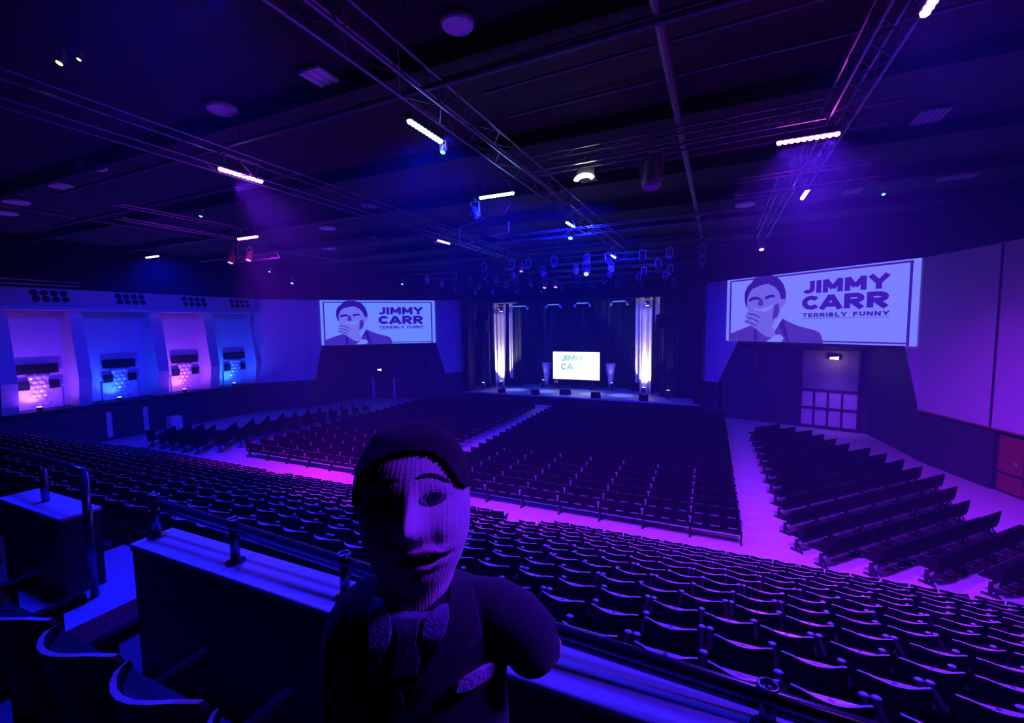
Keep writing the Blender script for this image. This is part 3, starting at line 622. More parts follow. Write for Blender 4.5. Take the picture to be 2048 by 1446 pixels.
for k, (x, y, rz, leg, block, r, c, last) in enumerate(floor_chairs):
    if k in pick:
        if block in ('centre', 'left'): lab = 'linked chair, %s row from back of %s block, %s from its right aisle' % (nth(r+1), block, nth(c+1))
        else: lab = 'linked chair in %s, %s row from %s, %s from the aisle' % (block, nth(r+1), 'its right end' if block == 'right wing' else 'its left end', nth(c+1))
        t = thing('linked_chair', lab, 'chair', (x, y, 0), rz, 'linked black chairs in the %s block' % block if 'wing' not in block else 'linked black chairs in the %s' % block)
        link('backrest', cme['backrest'], t); link('seat', cme['seat'], t); link('beam', cme['beam'], t)
        if block in ('centre', 'left'): link('slot_trim', cme['slot_trim'], t)
        if leg:
            o = link('leg', cme['leg'], t); o.location = (.25 if block in ('centre', 'left wing') or block == 'left' and False else -.25, 0, 0)
            if block in ('left',): o.location.x = -.25
            if block in ('centre', 'left') and r < 7:
                o2 = link('bracket', cme['bracket'], t); o2.location = o.location
        if last or (block == 'centre' and c == 23) or (block == 'left' and c == 0):
            o = link('leg', cme['leg'], t); o.location = ((-.25 if block in ('centre', 'left wing') else .25), 0, 0)
    else: rest.setdefault(block, []).append(k)
for block, ks in rest.items():
    m = MB()
    for k in ks:
        x, y, rz, leg, _, r, c, last = floor_chairs[k]; cs, sn = math.cos(rz), math.sin(rz)
        parts = [(CB, 0, 0), (CS, 0, 0), (CBe, 1, 0)]
        if 'wing' not in block: parts.append((CSt, 2, 0))
        if leg: parts.append((CLg, 1, .25 if block in ('centre', 'left wing') else -.25))
        if leg and block in ('centre', 'left') and r < 7: parts.append((CBr, 3, .25 if block == 'centre' else -.25))
        for P_, mi, dx in parts:
            m.add([(x+cs*(a+dx)-sn*b_, y+sn*(a+dx)+cs*b_, z) for a, b_, z in P_.v], P_.f, mi)
    o = m.obj('distant_chairs', [CHAIRB, CHAIRF, SLOT, BRKT])
    tag(o, {'centre': 'mass of linked black chairs filling the front of the centre block', 'left': 'mass of linked black chairs in left block before the stage', 'right wing': 'far linked black chairs of the right wing near the gate', 'left wing': 'slanted rows of linked black chairs in the left wing'}[block], 'chairs', None, 'stuff')

# ================================================================== TIP-UP SEATS ON THE RAKE
def tip_meshes():
    sh = MB(); n = 8; lev = ((.34, .06), (.5, .03), (.66, .0), (.78, -.02), (.835, -.03)); vs = []
    def yy(u): return -.20+.12*u*u
    for j, (z, dy) in enumerate(lev):
        for i in range(n+1):
            u = i/n*2-1; hw = (.232, .238, .238, .234, .222)[j]
            zz = z-(.03*abs(u)**5 if j == 4 else 0)
            vs.append((u*hw, yy(u)+dy, zz))
    k = n+1; N = len(vs); vs += [(x, y-.02, z) for x, y, z in vs]
    J = len(lev)-1
    fs = []; top = []
    for j in range(J):
        for i in range(n):
            a = j*k+i; fs.append((a, a+1, a+k+1, a+k)); fs.append((N+a, N+a+k, N+a+k+1, N+a+1))
    for i in range(n): fs.append((i, N+i, N+i+1, i+1)); top.append((J*k+i, J*k+i+1, N+J*k+i+1, N+J*k+i))
    for j in range(J): fs += [(j*k, (j+1)*k, N+(j+1)*k, N+j*k), (j*k+n, N+j*k+n, N+(j+1)*k+n, (j+1)*k+n)]
    sh.add(vs, fs, 0); sh.add(vs, top, 1)
    pan = MB(); pts = [(u*.2, yy(u*.82)-.012) for u in [i/6*2-1 for i in range(7)]]
    front = -.118
    lo = [(x, y+.03, .42) for x, y in pts]+[(x, front+.05, .42) for x, y in reversed(pts)]
    hi = [(x, y, .775) for x, y in pts]+[(x, max(front, y+.012), .785) for x, y in reversed(pts)]
    q = len(lo); pan.add(lo+hi, [tuple(reversed(range(q))), tuple(range(q, 2*q))]+[(i, (i+1) % q, q+(i+1) % q, q+i) for i in range(q)])
    ar = MB(); ar.lathe([(.030, 0), (.034, .012), (.026, .03)], 8)
    arm = MB(); arm.v = [(x*1.05, y*.8+.16, z*.5+.64) for x, y, z in ar.v]; arm.f = ar.f; arm.m = ar.m
    st_ = MB(); st_.box(-.02, .02, -.12, .08, 0, .62); st_.box(-.03, .03, -.16, .12, 0, .03); st_.bev(-.022, .022, -.12, .18, .58, .642, .01)
    pl = MB(); pl.lathe([(.018, 0), (.018, .006)], 8)
    plate = MB(); plate.v = [(x, y-.15, z+.785) for x, y, z in pl.v]; plate.f = pl.f; plate.m = pl.m
    return sh, pan, arm, st_, plate
TSH, TPAN, TARM, TST, TPL = tip_meshes()
tme = dict(shell=TSH.mesh('tip_shell', [SHELL, RIM], False), pan=TPAN.mesh('tip_pan', PANM), arm=TARM.mesh('tip_armrest', ARM, True), stand=TST.mesh('tip_stand', mat('tip_stand_black', (.004, .004, .006), .8, var=.2, scale=20, spec=.1)), plate=TPL.mesh('tip_plate', PLATE))
tme['shell_shaded'] = TSH.mesh('tip_shell_shaded', [SHELL, mat('seat_rim_shaded', (.13, .13, .15), .5)]); tme['pan_shaded'] = TPAN.mesh('tip_pan_shaded', SHELL)  # same seat type, with shade put into darker rim and pan colours
tips = []
UNIT = 1.60
for i in range(NR):
    y = FRONTY+.15-ROWP*i; z = ROWZ*i
    off = {0: .0, 1: .35, 2: .9, 3: .2, 4: .75, 5: 1.25, 6: .45, 7: 1.0, 8: .3, 9: .62, 10: 1.15, 11: .25, 12: .50}[i]
    x_right = 6.9-.0*i
    x_left = -26.9-.3*i
    k = 0
    x0 = x_left-off
    while True:
        ux = x0+UNIT*k
        if ux > x_right+1: break
        for s in range(3):
            x = ux+.29+.51*s
            if x < x_left or x > x_right: continue
            sh = -.25*i
            if i < 3 and (-5.85+sh < x < -4.5+sh): continue
            if i < 2 and (-17.4+sh < x < -16.4+sh): continue
            tips.append((x, y, z, s, i))
        k += 1
def hidden_by_p2(px, py): return hidden_by_puppet(px, py)
vis = []
for k, (x, y, z, s, i) in enumerate(tips):
    pr = proj((x, y, z+.8))
    if pr and -30 < pr[0] < 2080 and pr[1] < 1470 and not hidden_by_p2(pr[0], pr[1]): vis.append((pr[2], k, pr[0]))
vis.sort(); chosen = vis[:300]; pick = {k: px for _, k, px in chosen}
byrow = {}
for d, k, px in vis: byrow.setdefault(tips[k][4], []).append((-px, k))
rank = {}
for i, l in byrow.items():
    l.sort()
    for n, (_, k) in enumerate(l): rank[k] = n+1
restm = MB()
for k, (x, y, z, s, i) in enumerate(tips):
    arms = [-.255] if s < 2 else [-.255, .255]
    if k in pick:
        rr = NR-i
        t = thing('tip_up_seat', 'tip-up seat, %s row below the railing, %s from the right picture edge' % (nth(rr), nth(rank[k])), 'theatre seat', (x, y, z), 0, 'tip-up seats on the rake')
        link('backrest', tme['shell'], t); link('seat_pan', tme['pan'], t)
        if i > 6: link('number_plate', tme['plate'], t)
        for a in arms:
            o = link('armrest', tme['arm'], t); o.location = (a, .03, 0)
            o = link('stanchion', tme['stand'], t); o.location = (a, 0, 0)
    else:
        for P_, mo, dx in [(TSH, None, 0), (TPAN, 2, 0)]+[(TARM, 3, a) for a in arms]+[(TST, 0, a) for a in arms]:
            o = len(restm.v); restm.v += [(x+a+dx, y+b_, z+c_) for a, b_, c_ in P_.v]; restm.f += [tuple(q_+o for q_ in f) for f in P_.f]
            restm.m += P_.m if mo is None else [mo]*len(P_.f)
o = restm.obj('distant_seats', [SHELL, RIM, PANM, ARM]); tag(o, 'far black tip-up seats filling the rake at left', 'seats', None, 'stuff')

# seat row on the platform behind the railing, bottom left
for k in range(7):
    x = -4.35+.52*k
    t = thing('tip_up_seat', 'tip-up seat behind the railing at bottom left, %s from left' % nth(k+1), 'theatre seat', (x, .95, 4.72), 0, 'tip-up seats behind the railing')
    link('backrest', tme['shell_shaded'], t); link('seat_pan', tme['pan_shaded'], t)
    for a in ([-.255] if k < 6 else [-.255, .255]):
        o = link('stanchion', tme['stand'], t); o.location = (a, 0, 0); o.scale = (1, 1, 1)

# ================================================================== RAILING AND LEDGES
def ledge(x0, x1, label, joints):
    t = thing('ledge_counter', label, 'ledge', ((x0+x1)/2, 1.67, 4.46))
    ox = (x0+x1)/2
    xs = [x0]+joints+[x1]
    for a, b in zip(xs, xs[1:]):
        m = MB(); m.bev(a-ox+.002, b-ox-.002, -.13, .13, .86, .89, .005); m.obj('counter_top', DESK, t)
    m = MB(); m.box(x0-ox+.01, x1-ox-.01, -.12, .12, 0, .86); m.obj('ledge_body', DESKD, t)
    m = MB(); m.box(x0-ox, x1-ox, -.127, -.12, .84, .86); m.obj('edge_strip', DSTEEL, t)
ledge(-3.5, 3.2, 'long pale topped ledge below the railing, running right behind puppet', [-2.6, -.9, .8])
ledge(-5.52, -4.45, 'short pale topped ledge at far left beyond the stair gap', [])
def rail(x0, x1, posts, label, ring=None, z=5.585):
    t = thing('guard_rail', label, 'railing', ((x0+x1)/2, 1.67, 5.35)); ox = (x0+x1)/2; dzf = lambda x: 5.478-.036*x-5.35
    m = MB(); m.path([(x0-ox, 0, dzf(x0)), (x1-ox, 0, dzf(x1))], .027, 12); m.obj('top_tube', RAILM, t, True)
    m = MB(); m.path([(x0-ox, .06, dzf(x0)-.085), (x1-ox, .06, dzf(x1)-.085)], .02, 10); m.obj('lower_tube', RAILM, t, True)
    for p in posts:
        dz = dzf(p); m = MB(); m.path([(p-ox, 0, 0), (p-ox, 0, dz+.04)], .027, 10); po = m.obj('post', RAILM, t, True)
        m = MB(); m.lathe([(.055, 0), (.055, .008), (.03, .014)], 12, (p-ox, 0, 0)); m.obj('base_flange', RAILM, po)
        m = MB(); m.path([(p-ox+.03*math.cos(a), .03*math.sin(a), dz+.042) for a in [2*PI*j/16 for j in range(17)]], .006, 6); m.obj('cap_ring', STEEL, po, True)
    return t
rail(-3.5, 3.0, [-3.44, -2.62, -1.74, -.80, .18, 1.14, 2.1], 'dark tubular steel railing along the long ledge in front of the seats')
t = thing('stair_handrail', 'dark handrail on tall posts beside far left ledge', 'railing', (-4.3, 1.65, 4.72))
m = MB(); m.path([(0, 0, 0), (0, 0, .98)], .027, 10); m.obj('post', RAILM, t, True)
m = MB(); m.path([(-.72, .02, .62), (-.72, .02, .9)], .025, 10); m.obj('post', RAILM, t, True)
m = MB(); m.path([(-2.2, .1, .93), (-.9, .03, .99), (-.3, 0, 1.0), (0, 0, .98)], .024, 10); m.obj('top_tube', RAILM, t, True)
m = MB(); m.path([(-2.4, -.1, .72), (-1.4, -.1, .74), (-1.25, -.1, .74)], .024, 10); m.obj('lower_tube', RAILM, t, True)

# ================================================================== CEILING RIG
LACE = mat('truss_lacing', (.10, .10, .12), .35, .7, var=.08, scale=25)
def truss(p, q, label, w_=.4, h_=.42, bay=.55, r=.024, group=None, hang=11.8, n_hang=3, mt=None):
    mt = mt or ALU
    p, q = Vector(p), Vector(q); d = q-p; Ln = d.length; d.normalize(); side = Vector((-d.y, d.x, 0))
    t = thing('lighting_truss', label, 'truss', p, 0, group)
    for a in (-1, 1):
        for b in (0, 1):
            m = MB(); o = side*a*w_/2+Vector((0, 0, b*h_)); m.tube(o, o+d*Ln, r, 6); m.obj('chord', mt, t)
    n = max(2, int(Ln/bay))
    for a in (-1, 1):
        pts = [side*a*w_/2+d*(Ln*i/n)+Vector((0, 0, h_*(i % 2))) for i in range(n+1)]
        m = MB(); m.path(pts, r*.5, 4); m.obj('side_lacing', LACE if mt is ALU else mt, t)
    for b in (0, 1):
        pts = [side*(w_/2)*(1 if i % 2 else -1)+d*(Ln*i/n)+Vector((0, 0, h_*b)) for i in range(n+1)]
        m = MB(); m.path(pts, r*.5, 4); m.obj('face_lacing', LACE if mt is ALU else mt, t)
    if hang:
        for k in range(n_hang):
            m = MB(); o = d*Ln*(k+.5)/n_hang; m.tube(o+Vector((0, 0, h_)), o+Vector((0, 0, hang-p.z)), .008, 4)
            m.obj('hanging_wire', DSTEEL, t)
    return t
truss((-4.5, 2.2, 10.42), (-4.5, 25, 10.42), 'long ceiling truss carrying blue bars, running from top centre toward stage')
truss((-9.75, 1.5, 10.15), (-9.75, 17.6, 10.15), 'long ceiling truss carrying the left centre magenta bar')
truss((-11.6, 17.0, 10.75), (-11.6, 26, 10.75), 'truss further toward stage carrying small pinkish bar')
truss((1.95, 5.0, 10.45), (1.95, 15.0, 10.45), 'long ceiling truss at upper right above the magenta bar')
truss((1.7, 15.5, 10.6), (1.7, 24, 10.6), 'truss at right running toward stage beyond the short cross truss')
truss((.3, 14.0, 10.15), (3.4, 13.75, 10.15), 'short pink lit cross truss below the right magenta bar', .35, .42, .4)
truss((-16.9, 15.2, 10.05), (-13.1, 15.2, 10.05), 'short cross truss hanging left of centre above left screen', .35, .45, .4)
truss((-16.4, 7.6, 10.1), (-16.4, 11.6, 10.1), 'short truss at left leading to the pink lit frame', .35, .4, .4)
truss((-4.2, 10.6, 10.45), (1.7, 10.35, 10.45), 'cross truss between the long centre truss and right truss', .35, .35)
truss((-9.5, 18.9, 10.5), (1.6, 18.6, 10.5), 'cross truss halfway to stage joining the long trusses', .3, .3)
for k, (y, z, x0, x1) in enumerate(((22.5, 10.4, -13, 0.5), (25.5, 10.3, -19.5, 0.5), (28.5, 10.3, -20, -1.0), (31.2, 10.2, -20.5, -1.5), (33.8, 10.0, -20.5, -1.5))):
    truss((x0, y, z), (x1, y, z), 'cross truss '+['farthest from stage', 'second from audience side', 'third from audience side', 'second nearest the stage', 'nearest the stage'][k]+' over stage front', .35, .35, .6, group=None, n_hang=4, mt=DSTEEL)
# pink lit goalpost frame
t = thing('truss_frame', 'pink lit hanging truss frame around the left pink bar', 'truss', (-17.3, 11.7, 9.55))
for x in (0, .28):
    m = MB(); m.tube((x, 0, 0), (x, 0, 1.0), .03, 6); m.obj('upright', ALU, t)
for z in (0, -.22):
    m = MB(); m.tube((-.05, 0, z), (2.6, 0, z), .03, 6); m.obj('cross_tube', ALU, t)
m = MB(); m.path([(i*.2, 0, -.22*(i % 2)) for i in range(14)], .014, 4); m.obj('lacing', ALU, t)
m = MB(); m.tube((.14, 0, 1.0), (.14, 0, 2.25), .012, 4); m.tube((2.4, 0, 0), (2.4, 0, 2.25), .012, 4); m.obj('hanging_wire', DSTEEL, t)
# pipes across the ceiling
def pipe(p, q, r, label, material=DSTEEL):
    m = MB(); p, q = Vector(p), Vector(q); m.tube(Vector(), q-p, r, 8); o = m.obj('ceiling_pipe', material); o.location = p
    return tag(o, label, 'pipe')
PIPE = mat('painted_pipe', (.12, .12, .15), .5, .3, var=.1)
pipe((-17, 6.55, 10.62), (6, 6.3, 10.62), .05, 'long blue lit pipe crossing the upper ceiling', PIPE)
pipe((-4.4, 6.7, 10.85), (6, 6.45, 10.85), .035, 'thinner pipe just above the long upper ceiling pipe', PIPE)
pipe((-.85, 5.5, 10.9), (-.85, 24, 10.9), .07, 'thick dark pipe running toward the stage right of centre', PIPE)
for k, y in enumerate((8.0, 9.1, 12.2, 13.4)):
    pipe((-4.2, y, 11.2), (3.4, y-.25, 11.2), .03, 'faint thin ceiling pipe, %s behind the upper pipe' % nth(k+1), PIPE)
for k, (y, x0, x1) in enumerate(((9.0, -24, -10.4), (13.5, -28, -10.4), (17.5, -29, -9.0))):
    pipe((x0, y, 10.9), (x1, y-.1, 10.9), .06, 'dark pipe across the left ceiling, %s from the camera' % nth(k+1), PIPE)
pipe((-22, 4.5, 11.0), (-22, 22, 11.0), .06, 'dark lengthwise pipe over the left side of hall', PIPE)
# roof joists
for k in range(8):
    m = MB(); m.box(-35, 14, -.07, .07, 11.45, 11.8); o = m.obj('roof_joist', CEIL); o.location.y = 3.2+4.1*k
    tag(o, 'black roof joist, %s from the camera side' % nth(k+1), 'beam')

# LED bars
BARNAMES = ['magenta lit bar at left on the long truss', 'blue lit bar upper centre along the long truss', 'blue lit bar crosswise at ceiling centre', 'large magenta lit bar at upper right',
            'pink lit bar at left beside the truss frame', 'small blue bar farthest left', 'small pinkish bar left of the stage trusses', 'small blue bar right of centre on the long truss',
            'slanted pink bar below the short cross truss', 'small blue bar near stage on the centre line', 'bar at the top right edge of the picture', 'bar hanging right of the camera beyond the frame', 'added unseen blue bar on the centre truss above the frame']
lensm = MB(); lensm.lathe([(.05, 0), (.056, -.02), (.045, -.05), (.02, -.065)], 8)
lens_cache = {}
for i, (c, ax, col, lc, p, tg, sp) in enumerate(BARS):
    t = thing('led_bar', BARNAMES[i].replace('bar', 'LED bar', 1), 'stage light', c, 0 if ax == 'x' else PI/2)
    m = MB(); m.bev(-.52, .52, -.06, .06, -.02, .10, .012); m.obj('body', FIX, t)
    m = MB(); m.box(-.4, -.36, -.02, .02, .1, .32); m.box(.36, .4, -.02, .02, .1, .32); m.tube((-.44, 0, .32), (.44, 0, .32), .025, 6); m.obj('bracket', FIXL, t)
    m = MB(); m.tube((0, 0, .32), (0, 0, 11.8-c[2]), .006, 4); m.obj('safety_wire', DSTEEL, t)
    lm = lensm.mesh('led_lens', glow('led_glow_%d' % i, col, 34 if i in (2, 3, 4) else 14))
    for k in range(10):
        o = link('lens', lm, t); o.location = (-.46+.102*k, 0, -.02)
# downlights, diffusers and vents in the ceiling
k_ = (11.7-6.75)/4.75
DISC = mat('ceiling_disc', (.85, .82, .9), .6, var=.1, scale=6); DISCB = mat('ceiling_disc_dim', (.22, .22, .3), .6, var=.1)
for n, (x, y, r, mt, lab) in enumerate(((-3.87, 6.51, .27, DISC, 'round pale ceiling disc at top centre'), (-9.92, 6.67, .33, DISC, 'round ceiling disc left of the slatted diffuser'), (-16.73, 7.23, .36, DISC, 'round mottled ceiling disc on left side'),
      (-19.83, 7.67, .36, DISC, 'round ceiling disc left of the mottled disc'), (-23.66, 7.86, .4, DISC, 'round ceiling disc near left edge, upper one'), (-26.23, 8.36, .4, DISC, 'round ceiling disc near left edge, lower one'),
      (-17.2, 16.38, .4, DISC, 'small oval ceiling disc above the short left truss'), (.85, 21.0, .4, DISC, 'oval ceiling disc right of the thick pipe'), (-3.52, 7.14, .12, DISCB, 'tiny dim ceiling disc beside the top centre disc'), (-.97, 21.9, .35, DISCB, 'dim oval ceiling disc left of the right oval disc'),
      (-12.6, 14.2, .35, DISCB, 'dim ceiling disc between the two left trusses'), (-21.5, 20.5, .4, DISC, 'far ceiling disc above the left screen'), (-14.5, 22.0, .4, DISC, 'far ceiling disc left of the stage trusses'))):
    t = thing('ceiling_disc', lab, 'ceiling light', (x*k_, y*k_, 11.8))
    m = MB(); m.lathe([(r, 0), (r, -.1), (r*.92, -.13), (r*.2, -.12)], 20); m.obj('cover', mt, t, False)
    m = MB(); m.lathe([(r*1.08, 0), (r*1.08, -.03), (r*1.0, -.05)], 20); m.obj('trim_ring', FIX, t, False)
def slatted(x, y, sx, sy, n, lab, mt, rz=0):
    t = thing('ceiling_diffuser', lab, 'vent', (x*k_, y*k_, 11.8), rz)
    m = MB(); m.box(-sx/2, sx/2, -sy/2, sy/2, -.05, 0); m.obj('frame', FIX, t)
    for j in range(n):
        y0 = -sy/2+sy*(j+.12)/n; m = MB(); m.bev(-sx/2+.02, sx/2-.02, y0, y0+sy/n*.72, -.10, -.04, .01); m.obj('slat', mt, t)
slatted(-7.05, 6.68, .62, .58, 3, 'slatted pale ceiling diffuser left of the centre truss', DISC, PI/2)
slatted(4.41, 14.15, .9, .6, 5, 'slatted ceiling vent at right of the magenta bar', DISCB, PI/2)
slatted(7.16, 20.39, 1.1, .6, 3, 'slatted ceiling vent at far right', DISCB, 0)
slatted(4.36, 20.7, .9, .6, 4, 'slatted ceiling vent below the right cross truss', DISCB, PI/2)
# small lamps with indicator lights
def spot_unit(x, y, z, lab, lens, aim=(0, .3, -1), body=FIX, s=1.0, grp=None):
    t = thing('spotlight', lab, 'stage light', (x, y, z), 0, grp)
    d = Vector(aim).normalized()
    m = MB(); m.box(-.16*s, -.13*s, -.03, .03, -.1*s, .3*s); m.box(.13*s, .16*s, -.03, .03, -.1*s, .3*s); m.box(-.16*s, .16*s, -.03, .03, .28*s, .31*s); m.tube((0, 0, .3*s), (0, 0, .42*s), .03*s, 6); m.obj('yoke', FIXL, t)
    m = MB(); m.tube((0, 0, .42*s), (0, 0, 11.8-z), .005, 4); m.obj('safety_wire', DSTEEL, t)
    m = MB(); m.path([-d*.2*s, -d*.16*s, d*.16*s, d*.2*s], [.07*s, .11*s, .13*s, .12*s], 10); m.obj('can', body, t, True)
    m = MB(); m.tube(d*.2*s, d*.215*s, .105*s, 10); m.obj('lens', lens, t)
LENSD = mat('lens_dark', (.25, .25, .4), .15, var=.1)
PINKF = mat('pink_gel_can', (.75, .20, .35), .5, var=.1)
CYAN = glow('indicator_cyan', (.1, 1, .7), 4); WHI = glow('indicator_white', (1, .95, .9), 7)
t = thing('projector', 'bright glowing white lamp unit right of ceiling centre', 'projector', (-2.95, 10.9, 10.15))
m = MB(); m.bev(-.22, .22, -.2, .2, .06, .3, .02); m.obj('body', FIX, t)
m = MB(); m.path([(.2*math.cos(a), -.3, -.02+.10*math.sin(a)) for a in [math.radians(d) for d in range(10, 181, 17)]], .055, 10); m.obj('lamp_tube', glow('lamp_white', (1, .93, 1), 12), t, True)
m = MB(); m.tube((0, 0, .3), (0, 0, .62), .02, 6); m.obj('hanger', DSTEEL, t)
spot_unit(-1.45, 10.75, 10.1, 'grey moving light hanging right of the glowing lamp unit', LENSD, (0, -.2, -1), FIXL, 1.6)
spot_unit(-6.3, 11.35, 9.95, 'blue lit moving light left of the central blue bar', LENSD, (.5, 0, -1), FIX, .9)
t = thing('hoist_frame', 'blue outlined hanging speaker frame below the central blue bar', 'rigging', (-7.45, 14.0, 9.7))
m = MB(); m.path([(-1.1, .3, .62), (-.2, .1, .68), (.1, 0, .8), (.9, -.2, .75), (1.1, -.3, .95)], .03, 6); m.obj('cable', ALU, t)
m = MB(); m.path([(-1.15, .3, .6), (-1.15, .3, 0), (-.5, .2, 0)], .025, 6); m.path([(.1, 0, .25), (.3, 0, .1), (1.1, -.3, .1), (1.1, -.3, .45)], .025, 6); m.obj('frame', ALU, t)
m = MB(); m.tube((-1.0, .3, .6), (-1.0, .3, 2.1), .012, 4); m.tube((1.0, -.3, .8), (1.0, -.3, 2.1), .012, 4); m.obj('hanging_wire', DSTEEL, t)
for k, (x, y, z, lab, mt, s) in enumerate(((-5.1, 16.5, 10.1, 'small spotlight with cyan lamp on the long centre truss', CYAN, .8), (-24.4, 18.7, 10.2, 'small spotlight with cyan lamp high on the left', CYAN, .5), (-22.5, 28.7, 10.2, 'small spotlight with cyan lamp above the left screen', CYAN, .8),
        (-28.8, 23.9, 10.2, 'small spotlight with white lamp above the left bays', WHI, .8), (3.94, 15.5, 10.2, 'small spotlight with cyan lamp right of short cross truss', CYAN, .4), (-15.0, 9.2, 10.4, 'small spotlight with cyan lamp left of the magenta bar', CYAN, .45), (-4.88, 7.6, 10.15, 'grey spotlight with cyan lamp under the upper blue bar', CYAN, .45), (-9.9, 4.0, 11.2, 'small pale yellow lamp at upper left', glow('lamp_yellow', (.9, 1, .25), 3), .45), (-9.55, 4.1, 11.2, 'second tiny yellow lamp at upper left', glow('lamp_yellow_b', (.9, 1, .35), 2), .3))):
    spot_unit(x, y, z, lab, mt, (0, -.5, -1), FIXL, s)
for k, (x, y, z, lab) in enumerate(((1.6, 22.6, 10.05, 'pink lit spotlight left of the right screen top'), (-10.4, 24.1, 10.0, 'pink lit spotlight above stage at left'), (-12.3, 33.0, 9.85, 'pink lit spotlight above centre stage, left of pair'), (-11.4, 33.0, 9.85, 'pink lit spotlight above centre stage, right of pair'), (-16.2, 11.6, 9.5, 'pink spotlight on the left truss frame'), (-17.1, 11.5, 9.45, 'pink spotlight at corner of left truss frame'))):
    spot_unit(x, y, z, lab, glow('pink_lens_%d' % k, (1, .35, .6), 1.2 if k else 5), (0, -.4, -1), PINKF, .9 if k not in (2, 3) else 1.3)
cnt = 0
for (y, z, x0, x1) in ((22.5, 10.4, -12.6, 0.2), (25.5, 10.3, -19, 0), (28.5, 10.3, -19.5, -1.5), (31.2, 10.2, -20, -2), (33.8, 10.0, -20, -2)):
    n = 9; cnt += 1
    for j in range(n):
        x = x0+(x1-x0)*(j+.5)/n+random.uniform(-.3, .3)
        spot_unit(x, y, z-.45, 'black spotlight on %s cross truss toward stage, %s from left' % (nth(cnt), nth(j+1)), LENSD, (random.uniform(-.4, .4), random.choice((-.6, .5)), -1), random.choice((FIX, FIXL)), 1.0, 'spotlights on the stage cross trusses')
spot_unit(-7.2, 26.3, 9.9, 'white lit flat panel light above stage centre right', glow('panel_white', (.55, .75, 1), 1.2), (.2, -.7, -.8), FIXL, 1.4)
# exit signs over the recess doors
for pos, lab, c in (((6.45, 33.1, 4.5), 'lit exit lamp over the gate under right screen', (1, .85, .7)), ((-28.9, 33.1, 2.75), 'lit sign over the red doors under left screen', (.7, .75, 1))):
    t = thing('exit_lamp', lab, 'lamp', pos)
    m = MB(); m.bev(-.28, .28, -.05, .06, -.12, .12, .02); m.obj('housing', FIX, t)
    m = MB(); m.add([(-.26, -.055, -.06), (.2, -.055, -.1), (.2, -.055, .1), (-.26, -.055, .04), (-.26, -.05, -.06), (.2, -.05, -.1), (.2, -.05, .1), (-.26, -.05, .04)], [(0, 1, 2, 3), (4, 7, 6, 5), (0, 4, 5, 1), (1, 5, 6, 2), (2, 6, 7, 3), (3, 7, 4, 0)]); m.obj('diffuser', glow('exit_glow', c, 3), t)
lamp('POINT', 'exit_lamp_light', (6.3, 32.6, 4.3), (1, .5, .7), 14, shadow_soft_size=.1)
lamp('SPOT', 'gate_fill', (6.2, 31.2, 5.0), (.30, .06, 1), 420, (6.4, 33.2, .9), spot_size=math.radians(60), spot_blend=.9, shadow_soft_size=.2)  # unseen spot added to brighten the gate panes
# wall speakers in the right recess
t = thing('wall_speaker', 'small dark speaker on recess wall left of the gate', 'loudspeaker', fB(2.2, 3.3, .12))
m = MB(); m.bev(-.22, .22, -.14, .14, 0, 1.5, .02); m.obj('cabinet', BLACKP, t); m = MB(); m.bev(-.19, .19, -.15, -.135, .05, 1.45, .004); m.obj('grille', FIX, t)
t = thing('wall_speaker', 'small dark speaker on recess wall right of the red doors', 'loudspeaker', fC(6.3, 2.5, .12))
m = MB(); m.bev(-.22, .22, -.14, .14, 0, 1.2, .02); m.obj('cabinet', BLACKP, t); m = MB(); m.bev(-.19, .19, -.15, -.135, .05, 1.15, .004); m.obj('grille', FIX, t)

# ================================================================== PUPPET
PD = .60; PK = PD/F_PX
root = bpy.data.objects.new('hand_puppet', None); COL.objects.link(root); root.empty_display_size = .05
tag(root, 'knitted hand puppet of a man in dark suit, foreground centre before the seats', 'puppet')
OX, OY = 840.0, 1560.0
base = CAM+FW*PD+RT*((OX-W_PX/2)*PK)-UP*((OY-H_PX/2)*PK)
Mx = Matrix.Identity(4)
for i in range(3): Mx[i][0], Mx[i][1], Mx[i][2], Mx[i][3] = RT[i], FW[i], UP[i], base[i]
root.matrix_world = Mx
lx = lambda px: (px-OX)*PK
lz = lambda py: (OY-py)*PK
def interp(rows, y):
    if y <= rows[0][0]: return rows[0][1:]
    for a, b in zip(rows, rows[1:]):
        if a[0] <= y <= b[0]:
            t_ = (y-a[0])/(b[0]-a[0]); return tuple(p+(q_-p)*t_ for p, q_ in zip(a[1:], b[1:]))
    return rows[-1][1:]
def smooth_rows(rows, n):
    """resample (y, xl, xr, depth) with Catmull-Rom"""
    out = []; k = len(rows)
    for i in range(n+1):
        t_ = i/n*(k-1); j = min(int(t_), k-2); f = t_-j
        p = [rows[max(j-1, 0)], rows[j], rows[j+1], rows[min(j+2, k-1)]]
        out.append(tuple(.5*((2*p[1][c])+(-p[0][c]+p[2][c])*f+(2*p[0][c]-5*p[1][c]+4*p[2][c]-p[3][c])*f*f+(-p[0][c]+3*p[1][c]-3*p[2][c]+p[3][c])*f**3) for c in range(4)))
    return out
HEAD = [(858, 800, 862, .30), (866, 775, 890, .5), (885, 752, 908, .72), (915, 735, 922, .86), (950, 726, 931, .93), (990, 723, 937, .97), (1035, 725, 938, .97), (1075, 732, 932, .95), (1110, 745, 920, .92), (1140, 758, 907, .88), (1165, 766, 904, .84), (1200, 768, 903, .82), (1245, 766, 905, .82)]
def head_front(px, py):
    """local depth (negative toward the viewer) of the plain head surface at a pixel"""
    xl, xr, dr = interp(HEAD, py); c = (xl+xr)/2; hw = (xr-xl)/2
    u = max(-.995, min(.995, (px-c)/hw))
    return -hw*PK*dr*math.sqrt(1-u*u)
